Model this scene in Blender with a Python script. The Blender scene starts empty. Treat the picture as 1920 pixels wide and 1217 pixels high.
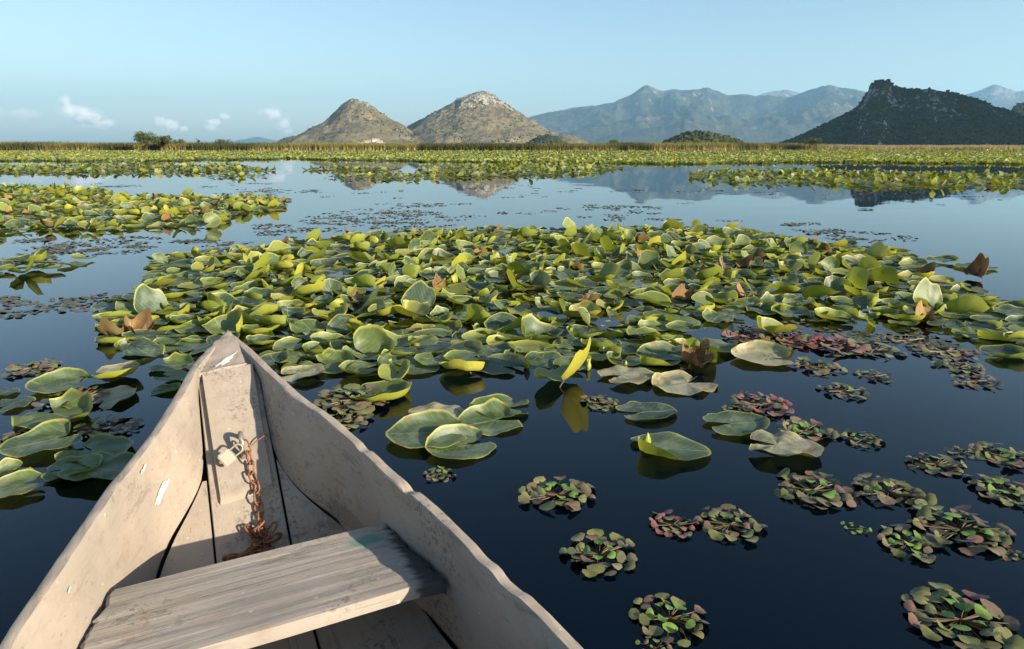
import bpy, math, random, time
_T0 = time.time()
import numpy as np
from math import radians as rad
from mathutils import Vector, Matrix, Euler

random.seed(7)
RNG = np.random.default_rng(11)
S = bpy.context.scene
COL = S.collection

# ------------------------------------------------------------------ camera
W, H, FPX, HOR, CAMH = 1920., 1217., 1280., 273., 1.15
PITCH = math.atan((H / 2 - HOR) / FPX)
cam_d = bpy.data.cameras.new('camera')
cam_d.sensor_width = 36.0
cam_d.lens = 36.0 * FPX / W
cam_d.clip_start = 0.05
cam_d.clip_end = 120000
cam = bpy.data.objects.new('camera', cam_d)
COL.objects.link(cam)
cam.location = (0, 0, CAMH)
cam.rotation_euler = (math.pi / 2 - PITCH, 0, 0)
S.camera = cam

# ------------------------------------------------------------------ sky and sun
SUN_AZ, SUN_EL = rad(124), rad(17.5)          # azimuth clockwise from the view direction (+Y)
world = bpy.data.worlds.new('World')
S.world = world
world.use_nodes = True
wn = world.node_tree.nodes
bg = wn['Background']
sky = wn.new('ShaderNodeTexSky')
sky.sky_type = 'NISHITA'
sky.sun_disc = False
sky.sun_elevation = SUN_EL
sky.sun_rotation = SUN_AZ
sky.altitude = 10
sky.air_density = 1.0
sky.dust_density = 1.3
sky.ozone_density = 1.6
world.node_tree.links.new(sky.outputs[0], bg.inputs[0])
bg.inputs[1].default_value = 0.068

sun_d = bpy.data.lights.new('sun', 'SUN')
sun_d.energy = 5.0
sun_d.angle = rad(0.5)
sun_d.color = (1.0, 0.84, 0.64)
sun = bpy.data.objects.new('sun', sun_d)
COL.objects.link(sun)
sdir = Vector((math.sin(SUN_AZ) * math.cos(SUN_EL), math.cos(SUN_AZ) * math.cos(SUN_EL), math.sin(SUN_EL)))
sun.rotation_euler = sdir.to_track_quat('Z', 'Y').to_euler()
sun.location = (60, -10, 40)

vs = S.view_settings
vs.view_transform = 'Standard'
vs.look = 'None'
vs.exposure = 1.55
vs.gamma = 1.0
vs.use_curve_mapping = False
cy = S.cycles
cy.use_denoising = True
cy.max_bounces = 10
cy.diffuse_bounces = 3
cy.glossy_bounces = 3
cy.transmission_bounces = 4
cy.volume_bounces = 6
cy.transparent_max_bounces = 6
cy.caustics_reflective = False
cy.caustics_refractive = False
cy.sample_clamp_indirect = 6.0

# ------------------------------------------------------------------ pixel -> direction helpers
_F = np.array([0, math.cos(PITCH), -math.sin(PITCH)])
_U = np.array([0, math.sin(PITCH), math.cos(PITCH)])
_C = np.array([0, 0, CAMH])

def ray(x, y):
    return np.array([(x - W / 2) / FPX, 0, 0]) - (y - H / 2) / FPX * _U + _F

def atz(x, y, z=0.0):
    d = ray(x, y)
    return _C + (z - CAMH) / d[2] * d

def depth_of(P):
    return float((np.asarray(P) - _C) @ _F)

def az_el(x, y):
    d = ray(x, y)
    return math.atan2(d[0], d[1]), math.atan2(d[2], math.hypot(d[0], d[1]))

# ------------------------------------------------------------------ numpy noise
def _hash(ix, iy, seed):
    n = (ix.astype(np.int64) * 374761393 + iy.astype(np.int64) * 668265263 + seed * 1442695041) & 0xffffffff
    n = ((n ^ (n >> 13)) * 1274126177) & 0xffffffff
    return ((n ^ (n >> 16)) & 0xffff) / 65535.0

def vnoise(x, y, seed=0):
    x = np.asarray(x, float); y = np.asarray(y, float)
    ix = np.floor(x); iy = np.floor(y)
    fx = x - ix; fy = y - iy
    fx = fx * fx * fx * (fx * (fx * 6 - 15) + 10); fy = fy * fy * fy * (fy * (fy * 6 - 15) + 10)
    a = _hash(ix, iy, seed); b = _hash(ix + 1, iy, seed); c = _hash(ix, iy + 1, seed); d = _hash(ix + 1, iy + 1, seed)
    return (a + (b - a) * fx) * (1 - fy) + (c + (d - c) * fx) * fy

def fbm(x, y, o=4, seed=0, g=.5):
    t = 0; a = 1; s = 0
    for i in range(o):
        t = t + a * (vnoise(x * 2 ** i, y * 2 ** i, seed + i * 17) - .5); s += a; a *= g
    return t / s * 2

def ridged(x, y, o=4, seed=0, g=.5):
    t = 0; a = 1; s = 0
    for i in range(o):
        t = t + a * (1 - np.abs(2 * vnoise(x * 2 ** i, y * 2 ** i, seed + i * 31) - 1)); s += a; a *= g
    return t / s

# ------------------------------------------------------------------ mesh helpers
def mesh_np(name, V, T, smooth=True, luv=None, rnd=None):
    V = np.asarray(V, np.float32); T = np.asarray(T, np.int32)
    k = T.shape[1]
    m = bpy.data.meshes.new(name)
    m.vertices.add(len(V)); m.vertices.foreach_set('co', V.ravel())
    m.loops.add(T.size); m.loops.foreach_set('vertex_index', T.ravel())
    m.polygons.add(len(T))
    m.polygons.foreach_set('loop_start', np.arange(0, T.size, k, dtype=np.int32))
    m.polygons.foreach_set('loop_total', np.full(len(T), k, np.int32))
    m.polygons.foreach_set('use_smooth', np.full(len(T), smooth, bool))
    if luv is not None:
        a = m.attributes.new('luv', 'FLOAT_VECTOR', 'POINT'); a.data.foreach_set('vector', np.asarray(luv, np.float32).ravel())
    if rnd is not None:
        a = m.attributes.new('rnd', 'FLOAT', 'POINT'); a.data.foreach_set('value', np.asarray(rnd, np.float32).ravel())
    m.update(calc_edges=True)
    return m

def grid_faces(nx, ny, closed=False):
    i, j = np.meshgrid(np.arange(nx - 1), np.arange(ny - 1 if not closed else ny), indexing='ij')
    j2 = (j + 1) % ny
    return np.stack([i * ny + j, (i + 1) * ny + j, (i + 1) * ny + j2, i * ny + j2], -1).reshape(-1, 4)

def add(name, mesh, mat=None, parent=None, loc=None, rot=None, scale=None):
    o = bpy.data.objects.new(name, mesh)
    COL.objects.link(o)
    if mat is not None and len(mesh.materials) == 0:
        mesh.materials.append(mat)
    if parent is not None: o.parent = parent
    if loc is not None: o.location = loc
    if rot is not None: o.rotation_euler = rot
    if scale is not None: o.scale = scale
    return o

def tag(o, label=None, cat=None, group=None, kind=None):
    if label: o['label'] = label
    if cat: o['category'] = cat
    if group: o['group'] = group
    if kind: o['kind'] = kind
    return o

def empty(name, loc=(0, 0, 0), rz=0.0):
    e = bpy.data.objects.new(name, None)
    e.empty_display_size = .05
    COL.objects.link(e)
    e.location = loc; e.rotation_euler = (0, 0, rz)
    return e

# ------------------------------------------------------------------ material helpers
class NT:
    def __init__(s, name):
        s.m = bpy.data.materials.new(name); s.m.use_nodes = True
        s.t = s.m.node_tree; s.n = s.t.nodes
        s.out = s.n['Material Output']; s.p = s.n['Principled BSDF']
    def new(s, typ, **kw):
        nd = s.n.new(typ)
        for k, v in kw.items(): setattr(nd, k, v)
        return nd
    def link(s, a, b): s.t.links.new(a, b)
    def val(s, sock, v):
        if hasattr(v, 'is_linked') or isinstance(v, bpy.types.NodeSocket): s.link(v, sock)
        else: sock.default_value = v
    def math(s, op, a, b=0.0, c=0.0, clamp=False):
        nd = s.new('ShaderNodeMath', operation=op, use_clamp=clamp)
        s.val(nd.inputs[0], a); s.val(nd.inputs[1], b); s.val(nd.inputs[2], c)
        return nd.outputs[0]
    def mix(s, f, a, b, typ='MIX'):
        nd = s.new('ShaderNodeMix', data_type='RGBA', blend_type=typ)
        s.val(nd.inputs[0], f)
        for sock, v in ((nd.inputs[6], a), (nd.inputs[7], b)):
            if isinstance(v, tuple): sock.default_value = (*v, 1)
            else: s.link(v, sock)
        return nd.outputs[2]
    def noise(s, vec, scale=5, detail=4, rough=.55, dist=0.0):
        nd = s.new('ShaderNodeTexNoise')
        if vec is not None: s.link(vec, nd.inputs['Vector'])
        nd.inputs['Scale'].default_value = scale; nd.inputs['Detail'].default_value = detail
        nd.inputs['Roughness'].default_value = rough; nd.inputs['Distortion'].default_value = dist
        return nd.outputs[0]
    def scale(s, vec, sx, sy, sz):
        nd = s.new('ShaderNodeMapping'); s.link(vec, nd.inputs[0]); nd.inputs['Scale'].default_value = (sx, sy, sz)
        return nd.outputs[0]
    def coord(s, which='Object'):
        return s.new('ShaderNodeTexCoord').outputs[which]
    def pos(s): return s.new('ShaderNodeNewGeometry').outputs['Position']
    def ramp(s, f, stops, interp='LINEAR'):
        nd = s.new('ShaderNodeValToRGB'); s.val(nd.inputs[0], f)
        cr = nd.color_ramp; cr.interpolation = interp
        while len(cr.elements) < len(stops): cr.elements.new(.5)
        for e, (p, c) in zip(cr.elements, stops):
            e.position = p; e.color = (*c, 1) if len(c) == 3 else c
        return nd.outputs[0]
    def smooth(s, v, a, b):
        nd = s.new('ShaderNodeMapRange', interpolation_type='SMOOTHSTEP')
        s.val(nd.inputs[0], v); nd.inputs[1].default_value = a; nd.inputs[2].default_value = b
        return nd.outputs[0]
    def bump(s, h, strength=.3, dist=.01):
        nd = s.new('ShaderNodeBump'); s.link(h, nd.inputs['Height'])
        nd.inputs['Strength'].default_value = strength; nd.inputs['Distance'].default_value = dist
        s.link(nd.outputs[0], s.p.inputs['Normal'])
        return nd.outputs[0]
    def attr(s, name):
        return s.new('ShaderNodeAttribute', attribute_name=name)

# --- water
def mat_water():
    t = NT('lake_water'); P = t.pos(); p = t.p
    p.inputs['Base Color'].default_value = (0.0002, 0.0015, 0.004, 1)
    p.inputs['Roughness'].default_value = 0.02
    p.inputs['IOR'].default_value = 1.33
    p.inputs['Specular Tint'].default_value = (.50, .80, 1.0, 1)
    acc = None
    for sc, amp, st in ((.55, .0035, (1, 1.6, 1)), (2.3, .0030, (1, 1.8, 1)), (9.0, .0016, (1, 1.5, 1)), (.06, .0016, (1, 2.2, 1))):
        nd = t.new('ShaderNodeTexNoise'); nd.inputs['Scale'].default_value = sc; nd.inputs['Detail'].default_value = 1.5
        t.link(t.scale(P, *st), nd.inputs['Vector'])
        v = t.new('ShaderNodeVectorMath', operation='MULTIPLY_ADD')
        t.link(nd.outputs['Color'], v.inputs[0])
        v.inputs[1].default_value = (2 * amp, 2 * amp, 0); v.inputs[2].default_value = (-amp, -amp, 0)
        if acc is None: acc = v.outputs[0]
        else:
            a = t.new('ShaderNodeVectorMath', operation='ADD'); t.link(acc, a.inputs[0]); t.link(v.outputs[0], a.inputs[1]); acc = a.outputs[0]
    # calm and ruffled zones
    z = t.smooth(t.noise(t.scale(P, .05, .22, 1), 1.0, 3), .42, .66)
    sc_ = t.new('ShaderNodeVectorMath', operation='SCALE'); t.link(acc, sc_.inputs[0]); t.link(t.math('MULTIPLY_ADD', z, 1.0, .35), sc_.inputs['Scale'])
    a = t.new('ShaderNodeVectorMath', operation='ADD'); a.inputs[0].default_value = (0, 0, 1); t.link(sc_.outputs[0], a.inputs[1])
    n = t.new('ShaderNodeVectorMath', operation='NORMALIZE'); t.link(a.outputs[0], n.inputs[0])
    t.link(n.outputs[0], p.inputs['Normal'])
    return t.m

# --- lily leaf: blue green waxy top, yellow green underside, pinnate veins, thin yellow rim
def mat_leaf(name, dry=False, pale=False, transl=.28):
    t = NT(name); p = t.p
    luv = t.attr('luv').outputs['Vector']
    sx = t.new('ShaderNodeSeparateXYZ'); t.link(luv, sx.inputs[0])
    x, y, r = sx.outputs
    rn = t.math('FRACT', t.math('ADD', t.attr('rnd').outputs['Fac'], t.new('ShaderNodeAttribute', attribute_type='OBJECT', attribute_name='tone').outputs['Fac']))
    if dry:
        top = t.ramp(rn, [(0, (.08, .045, .02)), (.35, (.15, .085, .035)), (.7, (.22, .15, .06)), (1, (.07, .035, .018))])
    else:
        top = t.ramp(rn, [(0, (.018, .045, .032)), (.30, (.038, .075, .045)), (.55, (.070, .115, .040)), (.80, (.115, .155, .032)), (.93, (.20, .23, .04)), (1, (.25, .22, .05))])
    P = t.new('ShaderNodeVectorMath', operation='ADD'); t.link(luv, P.inputs[0])
    cb = t.new('ShaderNodeCombineXYZ'); t.link(t.math('MULTIPLY', rn, 37.0), cb.inputs[2]); t.link(cb.outputs[0], P.inputs[1])
    Pv = P.outputs[0]
    # waxy pale bloom in patches, with sky sheen painted into it
    bl = t.smooth(t.noise(Pv, 2.2, 5, .6), .44, .68)
    top = t.mix(t.math('MULTIPLY', bl, .6), top, (.19, .235, .17) if not dry else (.20, .15, .08))
    if pale: top = t.mix(t.smooth(t.noise(Pv, 1.6, 4, .6), .25, .55), top, (.275, .265, .185))
    # dark mottling
    mo = t.smooth(t.noise(Pv, 9, 4, .65), .55, .75)
    top = t.mix(t.math('MULTIPLY', mo, .35), top, (.045, .07, .04) if not dry else (.07, .035, .018))
    # veins
    ax = t.math('ABSOLUTE', x)
    ph = t.math('SUBTRACT', t.math('MULTIPLY', y, 1.0), t.math('MULTIPLY', ax, .75))
    w = t.math('ABSOLUTE', t.math('SUBTRACT', t.math('FRACT', t.math('MULTIPLY', ph, 11.0)), .5))
    vein = t.math('SUBTRACT', 1.0, t.smooth(w, .02, .10))
    mid = t.math('SUBTRACT', 1.0, t.smooth(ax, .006, .022))
    vv = t.math('MAXIMUM', t.math('MULTIPLY', vein, .28), t.math('MULTIPLY', mid, .6))
    top = t.mix(vv, top, (.26, .30, .14) if not dry else (.40, .30, .14))
    # rim and brown decay from the rim inwards
    rim = t.smooth(r, .93, .985)
    top = t.mix(t.math('MULTIPLY', rim, .75), top, (.40, .40, .08) if not dry else (.2, .11, .04))
    de = t.math('ADD', t.noise(Pv, 4.5, 4, .6), t.math('MULTIPLY', r, .16))
    decay = t.smooth(de, .74 if not (dry or pale) else .64 if pale else .6, .82 if not (dry or pale) else .75)
    top = t.mix(t.math('MULTIPLY', decay, .8), top, (.19, .115, .05))
    under = t.mix(vv, t.ramp(rn, [(0, (.15, .20, .035)), (.6, (.25, .28, .03)), (1, (.36, .33, .04))]), (.40, .40, .12))
    if dry: under = t.mix(.85, under, (.11, .065, .035))
    bf = t.new('ShaderNodeNewGeometry').outputs['Backfacing']
    col = t.mix(bf, top, under)
    t.link(col, p.inputs['Base Color'])
    p.inputs['Roughness'].default_value = .52 if not dry else .75
    p.inputs['Specular IOR Level'].default_value = .55 if not dry else .2
    h = t.math('ADD', t.math('MULTIPLY', vv, .5), t.math('MULTIPLY', t.noise(Pv, 14, 3), .5))
    t.bump(h, .35, .006)
    tr = t.new('ShaderNodeBsdfTranslucent')
    tc = t.mix(.55, t.mix(.5, top, under), (.46, .52, .02) if not dry else (.16, .08, .03))
    t.link(tc, tr.inputs['Color'])
    ms = t.new('ShaderNodeMixShader'); ms.inputs[0].default_value = transl if not dry else .12
    t.link(p.outputs[0], ms.inputs[1]); t.link(tr.outputs[0], ms.inputs[2]); t.link(ms.outputs[0], t.out.inputs[0])
    return t.m

def mat_plain(name, col, rough=.6, spec=.4, var=.0, scale=8, transl=0, col2=None, metallic=0):
    t = NT(name); p = t.p
    rn = t.math('FRACT', t.math('ADD', t.attr('rnd').outputs['Fac'], t.new('ShaderNodeObjectInfo').outputs['Random']))
    n = t.noise(t.coord(), scale, 4)
    f = t.math('MULTIPLY_ADD', rn, .7, t.math('MULTIPLY', n, .5), clamp=True)
    c = t.mix(f, col, col2 or tuple(x * .6 for x in col))
    t.link(c, p.inputs['Base Color'])
    p.inputs['Roughness'].default_value = rough
    p.inputs['Specular IOR Level'].default_value = spec
    p.inputs['Metallic'].default_value = metallic
    if transl:
        tr = t.new('ShaderNodeBsdfTranslucent'); t.link(c, tr.inputs['Color'])
        ms = t.new('ShaderNodeMixShader'); ms.inputs[0].default_value = transl
        t.link(p.outputs[0], ms.inputs[1]); t.link(tr.outputs[0], ms.inputs[2]); t.link(ms.outputs[0], t.out.inputs[0])
    return t.m

def mat_ramp(name, stops, rough=.6, spec=.3, transl=0.0):
    """colour per leaf / blade from its random value"""
    t = NT(name); p = t.p
    rn = t.math('FRACT', t.math('ADD', t.attr('rnd').outputs['Fac'], t.new('ShaderNodeObjectInfo').outputs['Random']))
    c = t.ramp(rn, stops)
    n = t.noise(t.coord(), 60, 3)
    c = t.mix(t.math('MULTIPLY', t.smooth(n, .5, .7), .35), c, (.06, .045, .03))
    t.link(c, p.inputs['Base Color']); p.inputs['Roughness'].default_value = rough; p.inputs['Specular IOR Level'].default_value = spec
    if transl:
        tr = t.new('ShaderNodeBsdfTranslucent'); t.link(c, tr.inputs['Color'])
        ms = t.new('ShaderNodeMixShader'); ms.inputs[0].default_value = transl
        t.link(p.outputs[0], ms.inputs[1]); t.link(tr.outputs[0], ms.inputs[2]); t.link(ms.outputs[0], t.out.inputs[0])
    return t.m

# --- weathered painted wood; grain along an axis of the boat
def mat_wood(name, axis='Y', base=(.285, .25, .21), bare=False, green=False):
    t = NT(name); p = t.p; P = t.coord()
    st = {'Y': (34, 2.2, 34), 'X': (2.0, 34, 34)}[axis]
    G = t.scale(P, *st)
    grain = t.noise(G, 1.6, 6, .62, .4)
    big = t.noise(P, 3.2, 5, .6)
    mid = t.noise(P, 16, 5, .65)
    fine = t.noise(P, 120, 3, .6)
    c = t.mix(t.smooth(big, .3, .7), tuple(x * .86 for x in base), tuple(min(1, x * 1.10) for x in base))
    c = t.mix(t.math('MULTIPLY', t.smooth(mid, .52, .74), .45), c, (.20, .155, .12))
    c = t.mix(t.math('MULTIPLY', t.smooth(grain, .53, .72), .55 if bare else .34), c, (.16, .125, .10))
    # rusty / brown stains
    stn = t.math('MULTIPLY', t.smooth(t.noise(P, 6.5, 5, .7), .56, .74), .5)
    c = t.mix(stn, c, (.27, .18, .115))
    # scratches: thin dark streaks along the grain
    sc = t.noise(t.scale(P, *[k * (5 if k > 10 else 1.6) for k in st]), 1.0, 3, .5, .2)
    c = t.mix(t.math('MULTIPLY', t.smooth(sc, .66, .74), .55), c, (.10, .075, .06))
    # pale paint flecks
    fl = t.new('ShaderNodeTexVoronoi'); t.link(P, fl.inputs['Vector']); fl.inputs['Scale'].default_value = 24
    sp = t.math('SUBTRACT', 1.0, t.smooth(t.math('ADD', fl.outputs['Distance'], t.math('MULTIPLY', mid, .28)), .17, .25))
    c = t.mix(t.math('MULTIPLY', sp, .55), c, (.48, .44, .39))
    # old paint lifted in sharp edged patches
    pe = t.smooth(t.math('ADD', t.noise(t.scale(P, *[k * .35 if k > 10 else k for k in st]), 1.3, 8, .72), t.math('MULTIPLY', t.math('SUBTRACT', big, .5), .35)), .600, .625)
    c = t.mix(t.math('MULTIPLY', pe, .55), c, (.165, .145, .125))
    # mould in speckled colonies
    mc = t.math('MULTIPLY', t.smooth(t.noise(P, 4.2, 3, .6), .52, .66), t.smooth(t.noise(P, 70, 4, .7), .52, .60))
    c = t.mix(t.math('MULTIPLY', mc, .6), c, (.075, .068, .062))
    # black specks of mould
    mo = t.math('MULTIPLY', t.smooth(fine, .66, .76), .5)
    c = t.mix(mo, c, (.07, .06, .055))
    if bare:
        sx = t.new('ShaderNodeSeparateXYZ'); t.link(P, sx.inputs[0])
        for c0, c1, colr, amt in ((.19, .33, (.035, .035, .035), .95), (-.30, -.40, (.10, .07, .05), .85)):
            e = t.smooth(sx.outputs[0], c0, c1) if c1 > c0 else t.math('SUBTRACT', 1.0, t.smooth(sx.outputs[0], c1, c0))
            e = t.smooth(t.math('ADD', e, t.math('MULTIPLY', t.noise(t.scale(P, 8, 60, 20), 1.4, 5, .7), .9)), .88, 1.16)
            c = t.mix(t.math('MULTIPLY', e, amt), c, colr)
        # smear of green paint
        d = t.new('ShaderNodeVectorMath', operation='DISTANCE'); t.link(t.scale(P, 1, 2.0, 1), d.inputs[0]); d.inputs[1].default_value = (.205, -1.185 * 2.0, .27)
        g = t.math('SUBTRACT', 1.0, t.smooth(t.math('ADD', d.outputs['Value'], t.math('MULTIPLY', mid, .09)), .065, .105))
        c = t.mix(t.math('MULTIPLY', g, .8), c, (.06, .20, .155))
    t.link(c, p.inputs['Base Color'])
    p.inputs['Roughness'].default_value = .72
    p.inputs['Specular IOR Level'].default_value = .28
    h = t.math('ADD', t.math('MULTIPLY', grain, .6), t.math('ADD', t.math('MULTIPLY', mid, .35), t.math('ADD', t.math('MULTIPLY', sc, -.4), t.math('ADD', t.math('MULTIPLY', pe, -.35), t.math('MULTIPLY', fine, .12)))))
    t.bump(h, .55 if bare else .4, .006)
    return t.m

def mat_rust(name):
    t = NT(name); p = t.p; P = t.coord()
    n = t.noise(P, 90, 5, .65)
    c = t.ramp(n, [(.25, (.05, .022, .014)), (.5, (.16, .065, .028)), (.68, (.28, .13, .055)), (.85, (.20, .16, .12))])
    t.link(c, p.inputs['Base Color']); p.inputs['Roughness'].default_value = .8
    t.bump(n, .6, .002)
    return t.m

def mat_metal(name, col, rough=.45):
    t = NT(name); p = t.p; P = t.coord()
    n = t.noise(P, 60, 5, .6)
    c = t.mix(t.smooth(n, .58, .76), col, (.16, .10, .06))
    t.link(c, p.inputs['Base Color']); p.inputs['Metallic'].default_value = .35; p.inputs['Roughness'].default_value = rough
    t.bump(n, .25, .001)
    return t.m

def mat_hill(name, rock, grass, grass2, scrub, sc=1.0, rocky=.5, top=0.0, scrubby=.5):
    t = NT(name); p = t.p; P = t.pos()
    sz = t.new('ShaderNodeSeparateXYZ'); t.link(P, sz.inputs[0])
    N = t.new('ShaderNodeSeparateXYZ'); t.link(t.new('ShaderNodeNewGeometry').outputs['Normal'], N.inputs[0])
    n1 = t.noise(P, .011 * sc, 6, .6); n2 = t.noise(P, .045 * sc, 6, .68); n3 = t.noise(t.scale(P, 1, 1, .45), .10 * sc, 5, .7)
    c = t.mix(t.smooth(n1, .38, .62), grass, grass2)
    c = t.mix(t.math('MULTIPLY', t.smooth(n2, .48, .62), scrubby), c, scrub)
    k = t.math('ADD', n3, t.math('MULTIPLY', t.math('SUBTRACT', n1, .5), .5))
    if top:
        k = t.math('ADD', k, t.math('MULTIPLY', t.smooth(sz.outputs[2], top * .45, top), .22))
    k = t.math('ADD', k, t.math('MULTIPLY', t.math('SUBTRACT', .80, N.outputs[2]), .35))
    rk = t.smooth(k, .66 - rocky * .2, .76 - rocky * .2)
    rc = t.mix(t.smooth(t.noise(P, .22 * sc, 4, .7), .4, .65), rock, tuple(v * .55 for v in rock))
    c = t.mix(rk, c, rc)
    t.link(c, p.inputs['Base Color']); p.inputs['Roughness'].default_value = .95; p.inputs['Specular IOR Level'].default_value = .1
    t.bump(t.math('ADD', n2, t.math('MULTIPLY', n3, .7)), .8, 9.0 / sc)
    return t.m

M = dict(
    water=mat_water(),
    leaf=mat_leaf('lily_leaf'), dry=mat_leaf('withered_lily_leaf', dry=True), pale=mat_leaf('bleached_lily_leaf', pale=True, transl=.15),
    wood=mat_wood('painted_boat_wood', 'Y'), seat=mat_wood('bare_seat_wood', 'X', (.27, .245, .215), bare=True),
    rust=mat_rust('rusty_iron'), lock=mat_metal('dull_brass', (.25, .23, .185)), iron=mat_metal('pale_iron', (.22, .20, .18)),
    white=mat_plain('white_paint', (.62, .60, .57), .5, .4, col2=(.54, .52, .48)),
    rosette=mat_ramp('water_chestnut_leaf', [(0, (.10, .12, .04)), (.35, (.15, .155, .055)), (.6, (.14, .12, .07)), (.8, (.16, .085, .065)), (1, (.09, .10, .05))], .4, .45, .15),
    rosette_young=mat_ramp('young_chestnut_leaf', [(0, (.09, .20, .04)), (1, (.16, .26, .05))], .4, .45, .25),
    rosette_red=mat_ramp('reddish_chestnut_leaf', [(0, (.20, .06, .06)), (.5, (.17, .09, .07)), (1, (.22, .11, .09))], .4, .45, .15),
    stalk=mat_plain('plant_stalk', (.10, .085, .035), .5, .3, col2=(.07, .04, .03)),
    bud=mat_plain('lily_bud', (.34, .38, .06), .4, .4, transl=.25, col2=(.24, .30, .05)),
    fleck=mat_ramp('floating_weed', [(0, (.05, .06, .035)), (.6, (.085, .085, .045)), (1, (.11, .07, .055))], .5, .35),
    cone=mat_hill('stony_hillside', (.31, .285, .25), (.115, .100, .055), (.175, .140, .080), (.04, .045, .025), 1.0, .12, 215., .6),
    far=mat_hill('mountain_side', (.22, .205, .19), (.034, .040, .030), (.058, .056, .040), (.017, .023, .015), .16, .16, 1000., .65),
    wooded=mat_hill('wooded_rocky_hillside', (.30, .30, .295), (.028, .033, .018), (.04, .042, .024), (.014, .019, .010), 1.6, .46, 0, .7),
    marsh=mat_plain('marsh', (.10, .10, .045), .9, .1, scale=.05, col2=(.16, .14, .07)),
)

# =================================================================== large structure
# lake: one sheet out to the far marsh, which runs on to the horizon
def sheet(name, x0, x1, y0, y1, z, mat, n=2):
    V = [(x0, y0, z), (x1, y0, z), (x1, y1, z), (x0, y1, z)]
    return tag(add(name, mesh_np(name, V, [(0, 1, 2, 3)], False), mat), kind='structure')


# ---- outline of the boat (needed here for the opening it makes in the water sheet)
BOAT_K = 1.3                                  # size of the boat
ZTIP = .305                                   # height of the bow above the water
TIP = atz(428, 622, ZTIP)[:2]
AXB = np.array([.424, -.906]); AXB /= np.linalg.norm(AXB)       # from the bow backwards
BOAT_Z = ZTIP - .5 * BOAT_K
# local frame of the boat: x to the right, -y backwards from the bow (u = -y), z up
def gz(u): return .5 - .085 * np.minimum(u, 2.2)
LU = [0, .096, .266, .485, .694, .86, .936, 1.124, 1.2, 1.285, 1.363, 1.403, 2.0, 2.6, 4.2]
LV = [0, .054, .122, .172, .223, .276, .306, .355, .379, .399, .424, .432, .50, .53, .54]
RU = [0, .112, .225, .349, .606, .841, 1.02, 1.2, 1.297, 1.418, 1.513, 1.563, 1.611, 1.634, 1.721, 1.778, 2.2, 2.6, 4.2]
RV = [0, .040, .067, .093, .154, .229, .271, .312, .343, .365, .385, .393, .401, .412, .425, .434, .475, .495, .50]
CLU = [0, .3, .573, .647, .699, .749, .80, .835, 1.0, 1.2, 1.4, 1.8, 2.6, 4.2]
CLV = [.03, .114, .121, .124, .146, .188, .216, .240, .280, .318, .35, .40, .43, .43]
CRU = [0, .3, .5, .628, .74, .818, .91, 1.1, 1.3, 1.435, 1.8, 2.6, 4.2]
CRV = [.0, .069, .068, .072, .118, .187, .252, .290, .317, .34, .385, .42, .42]
def zb(u): return np.interp(u, [0, .28, .89, 9], [.47, .452, .12, .12])
def sm(u, U_, V_, w=.05):
    return sum(np.interp(np.clip(u + d, 0, 9), U_, V_) for d in (-w, -w / 2, 0, w / 2, w)) / 5
THK = .026
BOAT_END = 3.9

def hull_ring():
    zw = -BOAT_Z / BOAT_K
    def half(u, GU, GV, CU, CV):
        g = sm(u, GU, GV); c = np.minimum(sm(u, CU, CV), g - THK); t = (zw - zb(u)) / (gz(u) - zb(u))
        xin = c + (g - THK - c) * np.clip(t, 0, 1)
        zm = gz(u) * .5 + .02; low = np.maximum(c, .02); xm = low + (g - low) * .55 + .02
        xo = xm + (g - xm) * np.clip((zw - zm) / (gz(u) - zm), 0, 1)
        return (xin + xo) / 2
    us = np.linspace(.62, BOAT_END + .012, 60)
    L = half(us, LU, LV, CLU, CLV); R = half(us, RU, RV, CRU, CRV)
    loc = [(r, u) for u, r in zip(us, R)] + [(x, us[-1]) for x in np.linspace(R[-1], -L[-1], 12)[1:-1]] + [(-l, u) for u, l in zip(us[::-1], L[::-1])] + [(x, us[0]) for x in np.linspace(-L[0], R[0], 8)[1:-1]]
    rt = np.array([-AXB[1], AXB[0]])
    return np.array([TIP + BOAT_K * (u * AXB + x * rt) for x, u in loc])
ring = hull_ring(); cen = ring.mean(0); nR = len(ring)
d_ = ring - cen; d_ /= np.abs(d_).max(1)[:, None]
Vl = [np.c_[ring, np.zeros(nR)]]
for q in (4., 40., 600., 19000.): Vl.append(np.c_[cen + d_ * q, np.zeros(nR)])
lake = add('lake', mesh_np('lake', np.concatenate(Vl), grid_faces(5, nR, True), False), M['water'])
tag(lake, 'calm dark blue lake reflecting the hills and the sky', kind='structure')
MARSH_Y = 168.0
tag(sheet('marsh', -19000, 19000, MARSH_Y, 18900, 0.06, M['marsh']), 'flat green marsh behind the reeds')

# ---- hills ---------------------------------------------------------------
def terrain(name, az0, az1, r0, r1, na, nr, hfun, mat, label):
    """height field over a patch of ground, laid out by bearing and distance"""
    a = np.linspace(az0, az1, na); r = np.linspace(r0, r1, nr)
    A, R = np.meshgrid(a, r, indexing='ij')
    X = R * np.sin(A); Y = R * np.cos(A)
    Z = hfun(A, R, X, Y)
    V = np.stack([X, Y, Z], -1).reshape(-1, 3)
    o = add(name, mesh_np(name, V, grid_faces(na, nr)), mat)
    tag(o, label, kind='structure')
    return lambda x, y: hfun(np.arctan2(x, y), np.hypot(x, y), x, y)

def prof(pts, D):
    """traced skyline -> bearing, height at distance D"""
    q = [az_el(*p) for p in pts]
    return np.array([a for a, e in q]), np.array([CAMH + D * math.tan(e) for a, e in q])

def interp(x, xp, yp):
    return np.interp(x, xp, yp)

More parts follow.
